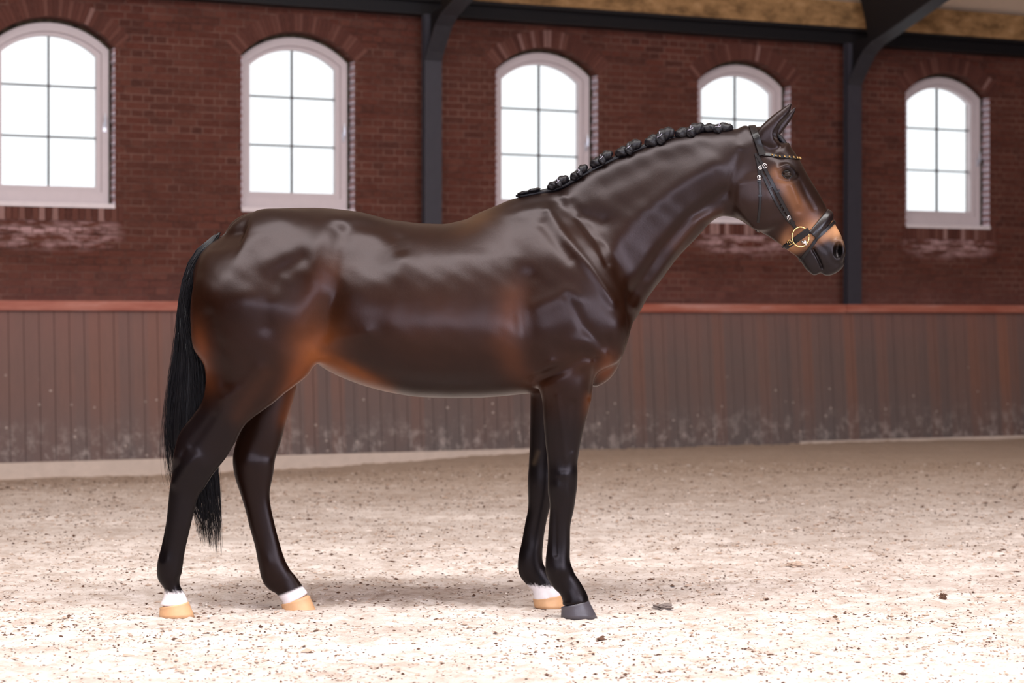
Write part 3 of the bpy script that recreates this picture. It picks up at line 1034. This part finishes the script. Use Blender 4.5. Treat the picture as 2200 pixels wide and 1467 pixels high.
add(stroke([(1300, 730), (1315, 780)], 9), -4)
add(blob(1230, 830, 24, 30), 5)
add(stroke([(1195, 850), (1206, 920), (1212, 980)], 6), 3)
add(stroke([(1228, 860), (1226, 960)], 6), -3)
# neck
add(stroke([(1550, 420), (1480, 470), (1420, 540), (1366, 625)], 16), -10)
add(stroke([(1545, 455), (1495, 475), (1440, 545), (1395, 610)], 9), 5)
add(stroke([(1530, 360), (1430, 420), (1360, 480), (1310, 540)], 26), 8)
add(stroke([(1300, 400), (1400, 350), (1500, 320)], 24), -4)
add(stroke([(1200, 440), (1240, 460), (1290, 480)], 18), -6)
add(stroke([(1585, 330), (1572, 370), (1560, 410)], 9), -5)
# face
add(stroke([(1585, 400), (1580, 440), (1605, 482)], 7), 3)
add(stroke([(1640, 395), (1660, 430), (1650, 480), (1625, 492)], 7), -3)
add(stroke([(1690, 396), (1700, 420), (1708, 440)], 6), 5)
add(stroke([(1715, 395), (1730, 425), (1745, 450)], 6), -3)
add(blob(1712, 455, 7, 6), -3)
add(stroke([(1668, 388), (1690, 394), (1708, 386)], 5), -3)
add(stroke([(1675, 382), (1690, 386), (1705, 380)], 3.2), 2.5)
add(stroke([(1650, 330), (1670, 345)], 9), -6)
add(stroke([(1748, 520), (1772, 540), (1782, 560)], 6), -2)
# knees, hocks, tendons
for dx, dy in ((0, 0),):
    add(blob(1208, 1012, 12, 9), 4); add(blob(1195, 1038, 9, 14), 3); add(blob(1226, 1040, 7, 16), -3)
    add(stroke([(1192, 1085), (1192, 1180)], 4.5), -3.5)
    add(blob(1200, 1215, 16, 14), 4)
    add(blob(398, 975, 16, 12, 40), 5); add(stroke([(440, 975), (420, 995), (395, 1030)], 11), 5)
    add(stroke([(412, 965), (400, 990), (385, 1010)], 7), -4)
    add(stroke([(475, 890), (430, 950)], 11), -3)
    add(stroke([(374, 1060), (368, 1190)], 4.5), -3)
    add(blob(370, 1195, 14, 18), 3)
    add(blob(578, 1215, 12, 18), 3)
    add(blob(1148, 1185, 12, 18), 3)
wy = np.clip(np.abs(NV[:, 1]) * 1.25, 0, 1)
q1 = np.sin(V[:, 0] * 31 + 2.1 * np.sin(V[:, 2] * 17)) * np.sin(V[:, 2] * 29 + 1.7 * np.sin(V[:, 0] * 13)) + .7 * np.sin(V[:, 0] * 53 + V[:, 2] * 37 + 2 * np.sin(V[:, 2] * 23))
V = V + NV * (D * wy * np.where(torso > .3, 1.45, 1.0) + .0005 * torso * q1)[:, None]
V = laplace(V, qq_, 1, .35)
V = laplace(V, qq_, 5, .5, torso)
NV = vnormals(V, qq_)
hx = 1100 + V[:, 0] / S0
hy = 700 - (V[:, 2] - H) / S0

# coat colours (the horse's own pattern: dark bay, tan flank and muzzle, black points, white pasterns; belly shade, sand bounce and nostril dark painted in)
def srgb(*c): return np.array(lin(*c)[:3])
colr = np.tile(srgb(56, 27, 13), (len(V), 1))
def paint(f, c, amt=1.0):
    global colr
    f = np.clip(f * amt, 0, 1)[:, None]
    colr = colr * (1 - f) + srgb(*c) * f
yr = hy
paint(sm(520, 440, hy) * sm(420, 520, hx), (52, 34, 28), .8)                 # back
paint(blob(690, 740, 60, 50, -40), (120, 66, 34), .9)                       # flank fold
paint(stroke([(668, 700), (700, 620), (720, 580)], 34), (92, 50, 28), .55)
paint(stroke([(690, 770), (760, 800), (840, 840)], 22), (140, 76, 30), .9)  # tan belly edge with the sand's bounce light painted in
paint(stroke([(1100, 640), (1085, 730), (1110, 800), (1140, 830)], 36), (98, 52, 26), .65)
paint(blob(940, 700, 160, 90), (78, 44, 26), .6)
paint(blob(960, 830, 170, 30), (48, 24, 14), .8)  # shade under the belly painted into the coat
paint(blob(1298, 792, 26, 36, 20), (112, 60, 30), .8)
paint(blob(450, 760, 24, 80, -10), (112, 58, 30), .8)
paint(blob(1030, 470, 60, 30, -30), (92, 66, 44), .6)
paint(blob(1240, 780, 60, 30, 0), (84, 48, 28), .5)
paint(stroke([(1262, 850), (1246, 930)], 12), (98, 54, 28), .8)
paint(stroke([(1540, 462), (1500, 475), (1450, 530)], 16), (80, 46, 28), .7)
# legs
hind = hx < 750
paint(sm(850, 930, hy) * ~hind, (30, 20, 20), .95)
paint(sm(820, 900, hy) * hind * side * sm(560, 500, hx), (30, 20, 22), .9)
paint(sm(960, 1010, hy) * 1.0, (22, 16, 19), 1)
paint(sm(830, 960, hy) * hind * (~side), (52, 26, 14), .8)
paint(stroke([(660, 800), (635, 850), (620, 900)], 30) * hind, (120, 62, 26), .75)
paint(stroke([(590, 800), (550, 850), (525, 890)], 20) * side * hind, (84, 46, 26), .5)
# neck top and crest
paint(stroke([(1150, 415), (1300, 350), (1450, 300), (1600, 285)], 40), (44, 32, 30), .8)
# head
paint(blob(1630, 420, 60, 60), (70, 46, 34), .7)
paint(stroke([(1664, 376), (1684, 405), (1712, 450)], 16), (126, 84, 56), .85)
paint(blob(1690, 355, 26, 12), (58, 44, 42), .9)
paint(blob(1735, 470, 40, 24, 50), (104, 64, 40), .8)
paint(stroke([(1700, 520), (1745, 500), (1790, 490), (1800, 505)], 19), (200, 146, 104), 1)
paint(blob(1710, 505, 26, 26), (110, 66, 40), .8)
paint(sm(-1, 1, ((hx - 1757) * .45 + (hy - 530) * .9) / 10) * (hx > 1700), (42, 36, 36), .95)
paint(blob(1800, 520, 16, 12, 60), (150, 110, 80), .6)
paint(blob(1800, 540, 11, 16), (10, 6, 6), 1.3)  # shade of the nostril opening painted in
paint(blob(1691, 374, 19, 13), (22, 15, 15), 1)
# ears dark inside
paint(stroke([(1660, 290), (1705, 230)], 9), (40, 30, 30), .8)
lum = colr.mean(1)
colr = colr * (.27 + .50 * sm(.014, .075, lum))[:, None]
# white pasterns (near hind, far hind, far fore)
WH = (238, 230, 232)
paint((hx < 480) * sm(1255, 1266, hy + rng.normal(0, 2, len(hy))), WH, 1)
far_h = (hx > 480) * (hx < 760) * (~side)
# picture rows at the far legs sit a little higher: convert
fy = 700 + (hy - 700) * YM / (YM + .08); fx = 1100 + (hx - 1100) * YM / (YM + .08)
paint(far_h * sm(-3, 3, (fy - (1279 - .40 * (fx - 605)) + 2)), WH, 1)
fy2 = 700 + (hy - 700) * YM / (YM + .13); fx2 = 1100 + (hx - 1100) * YM / (YM + .13)
paint((hx > 1000) * (~side) * sm(-4, 4, fy2 - (1256 + .05 * (fx2 - 1140)) + rng.normal(0, 2, len(hy))), WH, 1)
# chestnut mark inside the far forearm
paint(stroke([(1148, 998), (1157, 974)], 5) * (~side), (66, 54, 40), .8)

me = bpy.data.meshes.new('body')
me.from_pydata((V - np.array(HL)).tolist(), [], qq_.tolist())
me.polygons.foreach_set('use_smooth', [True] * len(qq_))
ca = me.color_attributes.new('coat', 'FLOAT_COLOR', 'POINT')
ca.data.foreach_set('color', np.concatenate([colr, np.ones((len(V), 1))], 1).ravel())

mt = NT('bay_coat')
oc = mt.obj()
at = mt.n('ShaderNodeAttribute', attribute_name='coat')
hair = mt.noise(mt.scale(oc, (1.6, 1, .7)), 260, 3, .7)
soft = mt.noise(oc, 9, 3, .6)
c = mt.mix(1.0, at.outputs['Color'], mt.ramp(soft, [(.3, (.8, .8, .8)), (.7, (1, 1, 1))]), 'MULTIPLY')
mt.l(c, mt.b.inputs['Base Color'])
mt.l(mt.math('ADD', mt.math('MULTIPLY', hair, .12), .26), mt.b.inputs['Roughness'])
mt.b.inputs['Specular IOR Level'].default_value = .22
mt.b.inputs['Specular Tint'].default_value = (1, .87, .90, 1)
mt.b.inputs['Sheen Weight'].default_value = .0
mt.b.inputs['Sheen Roughness'].default_value = .5
mt.b.inputs['Sheen Tint'].default_value = (.9, .75, .65, 1)
mt.bump(mt.math('ADD', mt.math('MULTIPLY', hair, .5), mt.math('MULTIPLY', mt.noise(mt.scale(oc, (1, 1, .5)), 34, 4, .6), .8)), .22, .0025)
M['coat'] = mt.m
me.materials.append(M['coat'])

horse = empty('horse', HL)
tag(horse, 'dark bay horse with plaited mane and white pasterns standing side-on on the sand', 'horse')
body = bpy.data.objects.new('body', me); COL.objects.link(body); body.parent = horse
tri = [(a, b, c) for a, b, c, d in qq_.tolist()] + [(a, c, d) for a, b, c, d in qq_.tolist()]
BV = BVHTree.FromPolygons(V.tolist(), tri)

CAMP = Vector((0, 0, H))


def surf(px, py, far=False):
    """point and normal on the coat seen at a picture position (mirrored for the far side)"""
    d = Vector(((px - 1100) / F, 1, (700 - py) / F)).normalized()
    hit = BV.ray_cast(CAMP, d)
    if hit[0] is None:
        p = Vector(P3(px, py)); co, no, _, _ = BV.find_nearest(p)
    else: co, no = hit[0], hit[1]
    if no.dot(Vector((0, -1, 0))) < 0 and hit[0] is not None: no = -no
    if far:
        q_ = Vector((co.x, YM + (YM - co.y) + .25, co.z))
        h2 = BV.ray_cast(q_, Vector((0, -1, 0)))
        if h2[0] is not None: return h2[0], Vector((no.x, -no.y, no.z))
        return Vector((co.x, 2 * YM - co.y, co.z)), Vector((no.x, -no.y, no.z))
    return co, no


def resample(pts, n):
    A = catmull([tuple(p) for p in pts], 8)
    d = np.concatenate([[0], np.cumsum(np.linalg.norm(np.diff(A, axis=0), axis=1))])
    t = np.linspace(0, d[-1], n)
    return np.stack([np.interp(t, d, A[:, k]) for k in range(A.shape[1])], 1)


# ---- hooves
M['hoof_pale'] = simple('pale_hoof', lin(206, 160, 118), .5, var=.25, bump=(60, .3, .002))
M['hoof_dark'] = simple('dark_hoof', lin(70, 66, 72), .4, var=.25, bump=(60, .3, .002))
M['eye'] = simple('eye_dark', (.012, .006, .004, 1), .05, spec=.4)


def hoof(rings, yc, mat, label):
    mb = MB(); n = 28; v = []
    for (ax, ay, bx, by, w) in rings:
        a = P3(ax, ay, yc); b = P3(bx, by, yc)
        c_ = (a + b) / 2; h = (b - a) / 2
        for k in range(n):
            t = 2 * math.pi * k / n
            cs, sn = math.cos(t), math.sin(t)
            wid = w * (1 - .12 * cs * -1 if cs < 0 else 1)
            p = c_ + h * cs; p[1] += wid * sn
            v.append(Vector(p) - HL)
    f = [(i * n + k, i * n + (k + 1) % n, (i + 1) * n + (k + 1) % n, (i + 1) * n + k) for i in range(len(rings) - 1) for k in range(n)]
    f += [tuple(range(n))[::-1], tuple(range((len(rings) - 1) * n, len(rings) * n))]
    mb.add(v, f)
    o = mb.build('hoof', mat, horse, smooth=True)
    o['label'] = label
    return o


def rr(a, b, t): return tuple(x + (y - x) * t for x, y in zip(a, b))


def hoof_from(top, bot, yc, mat, label):
    sh_ = (top[0] + 5, top[1] - 3, top[2] - 5, top[3] - 3, top[4] - .005)
    lip = (top[0] - 1, top[1], top[2] + 1, top[3], top[4] + .001)
    rs = [sh_, lip] + [rr(top, bot, t) for t in (.06, .35, .7, 1)]
    return hoof(rs, yc, mat, label)


hoof_from((1206, 1305, 1265, 1290, .045), (1205, 1326, 1284, 1327, .058), .15, M['hoof_dark'], 'dark grey hoof')
hoof_from((343, 1306, 406, 1294, .044), (342, 1324, 418, 1325, .056), .15, M['hoof_pale'], 'pale horn hoof')
hoof_from((604, 1299, 666, 1281, .043), (610, 1318, 682, 1318, .055), -.08, M['hoof_pale'], 'pale horn hoof')
hoof_from((1145, 1287, 1206, 1279, .044), (1148, 1304, 1212, 1304, .055), -.13, M['hoof_pale'], 'pale horn hoof')

# ---- eyes
for far in (False, True):
    co, no = surf(1691, 374, far)
    bm = bmesh.new(); bmesh.ops.create_uvsphere(bm, u_segments=24, v_segments=16, radius=.021)
    ctr = co - no * .0095 - HL
    bmesh.ops.transform(bm, matrix=Matrix.Translation(ctr) @ Matrix.Diagonal((1.15, 1, .85, 1)), verts=bm.verts)
    m_ = bpy.data.meshes.new('eye'); bm.to_mesh(m_); bm.free(); m_.materials.append(M['eye'])
    m_.polygons.foreach_set('use_smooth', [True] * len(m_.polygons))
    o = bpy.data.objects.new('eye', m_); COL.objects.link(o); o.parent = horse
    # eyelids
    mb = MB()
    for ys_, rad in ((-1, 1.0), (1, .8)):
        pts = []; rs = []
        for t in np.linspace(0, 1, 12):
            px = 1691 - 11.5 + 23 * t; py = 375 + ys_ * 9.5 * rad * math.sin(math.pi * t) ** .8 + (t - .5) * 3
            c2, n2 = surf(px, py, far)
            pts.append(c2 + n2 * (.0055 * math.sin(math.pi * t)) - HL); rs.append(.0012 + .0008 * math.sin(math.pi * t))
        mb.tube(pts, rs, 8)
    lid = mb.build('eyelid', simple('dark_eyelid', lin(16, 10, 10), .5, spec=.3), o, smooth=True)

# ---- mane plaits
mt = NT('black_hair')
oc = mt.obj()
st = mt.noise(mt.scale(oc, (3, 3, 3)), 60, 3, .7)
mt.l(mt.ramp(st, [(.3, lin(6, 5, 7)), (.8, lin(22, 18, 24))]), mt.b.inputs['Base Color'])
mt.set(Roughness=.4); mt.b.inputs['Specular IOR Level'].default_value = .3
mt.bump(st, .4, .003)
M['hair'] = mt.m
M['thread'] = simple('plait_thread', lin(150, 145, 160), .5)


def lobe(mb, c, ax, ay, az, r, twist=5, seed=0):
    """a coiled hair lobe: ellipsoid with spiral strand grooves"""
    nu, nv = 36, 20
    v = []
    for j in range(nv + 1):
        th = math.pi * j / nv
        for i in range(nu):
            ph = 2 * math.pi * i / nu
            g = 1 + .10 * math.sin(2 * ph + twist * th + seed) + .05 * math.sin(7 * ph + 2 * twist * th)
            x, y, z = math.cos(th), math.sin(th) * math.cos(ph) * g, math.sin(th) * math.sin(ph) * g
            v.append(c + ax * x * r[0] + ay * y * r[1] + az * z * r[2])
    f = [(j * nu + i, j * nu + (i + 1) % nu, (j + 1) * nu + (i + 1) % nu, (j + 1) * nu + i) for j in range(nv) for i in range(nu)]
    mb.add(v, f)


plaits = [(1541, 274, 29, 10, 2), (1482, 280, 29, 12, -12), (1416, 294, 30, 13, -22), (1349, 318, 27, 11, -24), (1291, 341, 24, 10, -28),
          (1243, 370, 20, 9, -36), (1198, 392, 22, 9, -25), (1136, 411, 22, 4, -12)]
for k, (px, py, rx, ry, an) in enumerate(plaits):
    c0 = P3(px, py, .012)
    a = math.radians(an)
    ax = Vector((math.cos(a), 0, -math.sin(a))); az = Vector((math.sin(a), 0, math.cos(a))); ay = Vector((0, 1, 0))
    c0 = Vector(c0) - HL
    mb = MB()
    sx, sz = rx * S0, ry * S0
    lobe(mb, c0 - ax * sx * .50 - az * sz * .20, ax, ay, az, (sx * .66, .021, sz * 1.0), 6, k)
    lobe(mb, c0 + ax * sx * .50 + az * sz * .05, ax, ay, az, (sx * .70, .022, sz * 1.05), -6, k + 2)
    if sz > .012: lobe(mb, c0 - az * sz * .45 + Vector((0, -.017, 0)), ax, ay, az, (sx * .36, .013, sz * .95), 4, k + 1)
    o = mb.build('mane_plait', M['hair'], horse, smooth=True)
    if sz > .012:
        mb = MB()
        mb.tube([c0 + ax * sx * .12 * s2 + az * sz * .75 * s2 + Vector((0, -.024 if s2 < 1 else -.018, 0)) for s2 in (-.35, 0, .5, 1)], .0011, 6)
        mb.tube([c0 - ax * sx * .22 - az * sz * .0 + Vector((0, -.030, 0)), c0 + Vector((0, -.0325, 0)), c0 + ax * sx * .22 + az * sz * .25 + Vector((0, -.029, 0))], .0012, 6)
        mb.build('plait_thread', M['thread'], o, smooth=True)
mb = MB()
cr = resample([P3(x, y + 5, 0) for x, y in ((1108, 416), (1140, 413), (1200, 398), (1245, 375), (1295, 348), (1350, 323), (1415, 300), (1480, 286), (1540, 279), (1575, 279))], 40)
mb.tube([Vector(p) - HL for p in cr], [.004] + [.011] * 38 + [.004], 10)
mb.build('mane', M['hair'], horse, smooth=True)
# forelock plait between the ears
mb = MB()
fc = [Vector(P3(*p)) - HL for p in ((1662, 286, 0), (1676, 296, 0), (1688, 312, 0), (1696, 328, 0))]
mb.tube(fc, [.010, .012, .011, .006], 10)
mb.build('forelock', M['hair'], horse, smooth=True)

# ---- tail
TL = [(500, 468, 475), (517, 445, 464), (537, 422, 452), (566, 404, 436), (600, 393, 420), (640, 386, 412), (680, 382, 411), (729, 378, 432), (766, 373, 446),
      (809, 367, 456), (852, 362, 458), (900, 358, 456), (960, 358, 462), (1020, 366, 470), (1080, 388, 473), (1130, 404, 473), (1190, 415, 474)]
ty = np.array([t[0] for t in TL], float); tl = np.array([t[1] for t in TL], float); tr_ = np.array([t[2] for t in TL], float)
mb = MB()
# tapering core
rows = np.linspace(500, 1080, 34); n = 18; v = []
for y in rows:
    l_, r_ = np.interp(y, ty, tl), np.interp(y, ty, tr_)
    if y > 620: l_ += 5 * sm(620, 700, y); r_ -= 4 * sm(620, 700, y)
    sh_ = sm(1090, 930, y)
    m_c = (l_ + r_) / 2 + 6 * (1 - sh_); hw = (r_ - l_) / 2 * (.25 + .7 * sh_)
    yc = .03 * sm(900, 500, y)
    for k in range(n):
        t = 2 * math.pi * k / n
        p = P3(m_c + hw * math.cos(t), y, 0)
        p[1] += (.012 + .022 * sm(500, 600, y)) * math.sin(t) * (.3 + .7 * sh_)
        v.append(Vector(p) - HL)
f = [(i * n + k, i * n + (k + 1) % n, (i + 1) * n + (k + 1) % n, (i + 1) * n + k) for i in range(len(rows) - 1) for k in range(n)]
f += [tuple(range(n))[::-1], tuple(range((len(rows) - 1) * n, len(rows) * n))]
mb.add(v, f)
for i in range(1500):
    s_ = rng.uniform(0, 1)
    ph = rng.uniform(0, 2 * math.pi)
    if s_ < .3: y1 = rng.uniform(880, 1090)
    else: y1 = rng.uniform(1040, 1150 + 45 * s_)
    y0 = 505 if rng.uniform() < .6 else rng.uniform(505, 760)
    ks = 17
    yy = np.linspace(y0, y1, ks)
    stray = (rng.normal(0, 1) * 3.0 + (-16 * rng.uniform() ** 2 if s_ < .25 else 0))
    dep = rng.uniform(-1, 1)
    pts = []; rad = []
    for j, y in enumerate(yy):
        q_ = j / (ks - 1)
        l_, r_ = np.interp(y, ty, tl), np.interp(y, ty, tr_)
        x = l_ + (r_ - l_) * s_ + stray * q_ ** 2 + 1.2 * math.sin(ph + y * .02)
        arc = math.sqrt(max(0, 1 - (2 * s_ - 1) ** 2))
        p = P3(x, y, 0); p[1] += dep * (.012 + .026 * float(sm(500, 600, y))) * (arc + .15)
        pts.append(Vector(p) - HL); rad.append(.0014 * (1 - .75 * q_))
    mb.tube(pts, rad, 3)
tail = mb.build('tail', M['hair'], horse, smooth=True)
tail['label'] = 'long black tail hanging to the fetlocks'

# ------------------------------------------------------------------ the bridle
mt = NT('black_leather')
oc = mt.obj()
nz = mt.noise(oc, 120, 3)
mt.set(Base_Color=lin(12, 8, 10), Roughness=.33); mt.b.inputs['Specular IOR Level'].default_value = .32
mt.bump(nz, .15, .001)
M['leather'] = mt.m
M['piping'] = simple('noseband_padding', lin(20, 11, 12), .3, spec=.4)
M['silver'] = simple('polished_steel', lin(214, 210, 212), .2, 1)
M['gold'] = simple('gold_metal', lin(214, 180, 120), .25, 1)
bridle = empty('bridle', HL + Vector((1.2, 0, 1.2)))
tag(bridle, 'black leather snaffle bridle with gold beaded browband worn on the horse head', 'bridle')
BL = HL + Vector((1.2, 0, 1.2))


def ribbon(name, pts, nrm, w, th, mat, parent=None, lift=.001, dome=0.0, ws=None):
    """flat strap following points with outward normals"""
    P = [Vector(p) for p in pts]; N_ = [Vector(n).normalized() for n in nrm]
    # smooth the normals
    for _ in range(9):
        N_ = [(N_[max(i - 1, 0)] + N_[i] * 2 + N_[min(i + 1, len(N_) - 1)]).normalized() for i in range(len(N_))]
        if _ < 3: P = [P[0]] + [(P[i - 1] + P[i] * 2 + P[i + 1]) / 4 for i in range(1, len(P) - 1)] + [P[-1]]
    mb = MB(); v = []
    prof = [(-1, 0), (-1, .7), (-.85, 1), (-.4, 1 + dome * .8), (0, 1 + dome), (.4, 1 + dome * .8), (.85, 1), (1, .7), (1, 0)]
    m_ = len(prof)
    for i, p in enumerate(P):
        t = (P[min(i + 1, len(P) - 1)] - P[max(i - 1, 0)]).normalized()
        b = t.cross(N_[i]).normalized()
        w_ = w / 2 * (ws[i] if ws is not None else 1)
        for (a, h) in prof:
            v.append(p + b * a * w_ + N_[i] * (lift + h * th) - BL)
    f = [(i * m_ + k, i * m_ + (k + 1) % m_, (i + 1) * m_ + (k + 1) % m_, (i + 1) * m_ + k) for i in range(len(P) - 1) for k in range(m_)]
    f += [tuple(range(m_))[::-1], tuple(range((len(P) - 1) * m_, len(P) * m_))]
    mb.add(v, f)
    return mb.build(name, mat, parent or bridle, smooth=dome > 0)


def on_face(pix, far=False, n=20):
    A = resample([np.array(p, float) for p in pix], n)
    R_ = [surf(a[0], a[1], far) for a in A]
    return [r[0] for r in R_], [r[1] for r in R_]


def band(name, cpx, dpx, a0, a1, w, th, mat, n=40, lift=.001, dome=0, parent=None, bow=0):
    """strap in the plane of the crosswise axis and a side-view direction, from angle a0 to a1 (0 = front)"""
    c = Vector(P3(*cpx, 0)); e = Vector(P3(*dpx, 0)) - c; e.normalize()
    perp = Vector((-e.z, 0, e.x))
    pts, nr = [], []
    for k in range(n):
        a = math.radians(a0 + (a1 - a0) * k / (n - 1))
        d = e * math.cos(a) + Vector((0, -1, 0)) * math.sin(a)
        org = c + perp * bow * (abs(math.sin(a)) ** 2)
        h = BV.ray_cast(org + d * .4, -d)
        co, no = h[0], h[1]
        if co is None: continue
        if no.dot(d) < 0: no = -no
        pts.append(co); nr.append(no)
    return ribbon(name, pts, nr, w, th, mat, parent, lift, dome), pts, nr


def buckle(px, py, size, ang, far=False, parent=None, mat='silver'):
    co, no = surf(px, py, far)
    no = Vector(no).normalized()
    a = math.radians(ang)
    t = Vector((math.cos(a), 0, -math.sin(a))); t = (t - no * t.dot(no)).normalized(); b = no.cross(t)
    o = co + no * .006 - BL
    mb = MB()
    s = size
    pts = [o + t * x * s + b * y * s for x, y in ((-1, -.8), (1, -.8), (1, .8), (-1, .8), (-1, -.8))]
    for p, q_ in zip(pts[:-1], pts[1:]): mb.tube([p, q_], .0013, 6)
    mb.tube([o - b * 0 - t * s, o + t * s], .0013, 6)
    return mb.build('buckle', M[mat], parent or bridle, smooth=True)


def keeper(px, py, w, ang, far, parent):
    co, no = surf(px, py, far)
    no = Vector(no).normalized()
    a = math.radians(ang)
    t = Vector((math.cos(a), 0, -math.sin(a))); t = (t - no * t.dot(no)).normalized(); b = no.cross(t)
    mb = MB()
    o = co + no * .0035 - BL
    v = []
    for sx in (-1, 1):
        for sy in (-1, 1):
            for sz in (-1, 1): v.append(o + b * sx * w / 2 + t * sy * .0035 + no * sz * .003)
    mb.add(v, [(0, 1, 3, 2), (4, 6, 7, 5), (0, 4, 5, 1), (2, 3, 7, 6), (0, 2, 6, 4), (1, 5, 7, 3)])
    return mb.build('keeper', M['leather'], parent)


# headpiece over the poll
hp, _, _ = band('headpiece', (1634, 345), (1614, 268), -80, 80, .028, .004, M['leather'], 40, .006)
# browband with beads
bb, bp, bn = band('browband', (1634, 352), (1716, 342), -86, 86, .013, .003, M['leather'], 48, .002, bow=.03)
mb = MB()
for k in range(6, len(bp) - 6):
    if k % 2: continue
    c = bp[k] + bn[k] * .0065 - BL
    bm = bmesh.new(); bmesh.ops.create_icosphere(bm, subdivisions=1, radius=.0052)
    vs2 = [c + v.co for v in bm.verts]; fs2 = [tuple(v.index for v in f.verts) for f in bm.faces]; bm.free()
    mb.add(vs2, fs2)
mb.build('bead_row', M['gold'], bb)
for far in (False, True):
    # cheekpiece to the bit, noseband hanger, throatlatch
    p, n_ = on_face([(1627, 336), (1640, 358), (1658, 392), (1676, 428), (1696, 466), (1708, 489)], far, 26)
    ck_ = ribbon('cheekpiece', p, n_, .014, .0035, M['leather'], None, .003)
    p, n_ = on_face([(1627, 340), (1633, 362), (1650, 400), (1668, 436), (1690, 470), (1702, 482)], far, 26)
    hg_ = ribbon('noseband_hanger', p, n_, .011, .003, M['leather'], None, .001)
    p, n_ = on_face([(1623, 330), (1630, 360), (1633, 400), (1633, 440), (1629, 475), (1625, 508)], far, 22)
    th_ = ribbon('throatlatch', p, n_, .011, .003, M['leather'], None, .002)
    for (x, y, s_, a_) in ((1643, 357, .009, 60), (1633, 361, .007, 70), (1694, 467, .008, 62)): buckle(x, y, s_, a_, far, ck_)
    buckle(1631, 382, .008, 85, far, th_)
    for (x, y) in ((1655, 402), (1671, 411), (1680, 441), (1685, 452), (1703, 478)): keeper(x, y, .017, 60, far, ck_)
    for (x, y) in ((1633, 420), (1631, 390)): keeper(x, y, .015, 88, far, th_)
    # bit ring with mouthpiece end
    co, no = surf(1720, 509, far)
    yv = co.y + (-.010 if not far else .010)
    mb = MB()
    c = Vector((P3(1720, 509, YM - yv)[0], yv, P3(1720, 509, YM - yv)[2])) - BL
    ring = [c + Vector((math.cos(t) * .0355, .004 * math.cos(t) * (1 if not far else -1), math.sin(t) * .0405)) for t in np.linspace(0, 2 * math.pi, 40)]
    mb.tube(ring, .0026, 8)
    rg = mb.build('bit_ring', M['gold'], bridle, smooth=True)
    mb = MB()
    e = c + Vector((.020, 0, -.024))
    mb.tube([e + Vector((0, -.002 if not far else .002, 0)), e + Vector((-.012, .012 if not far else -.012, .004)), e + Vector((-.020, .035 if not far else -.035, .012))], [.0055, .006, .006], 8)
    mb.tube([e + Vector((.004, 0, -.009)), e + Vector((-.004, 0, .009))], .006, 8)
    mb.build('mouthpiece', M['silver'], rg, smooth=True)
# padded crank noseband
nb, p_, n_ = band('noseband', (1742, 508), (1786, 455), -88, 88, .046, .008, M['piping'], 44, .001, 1.0)
nb2, _, _ = band('chin_strap', (1735, 495), (1684, 532), -88, 88, .026, .004, M['leather'], 30, .002)
fl_, _, _ = band('flash_strap', (1752, 512), (1796, 472), -100, 100, .013, .004, M['leather'], 40, .006)
fl2, _, _ = band('flash_strap', (1752, 512), (1722, 556), -90, 90, .013, .004, M['leather'], 30, .003)
for far in (False, True):
    buckle(1697, 520, .010, 60, far, nb2, 'gold')
    for (x, y) in ((1690, 526),): keeper(x, y, .03, 60, far, nb2)

# the setting's small pieces carry plain running numbers
for k, o in enumerate(sorted([o for o in bpy.data.objects if o.name.startswith('trim_')], key=lambda o: o.name)):
    o.name = 'trim_%d' % (k + 1)
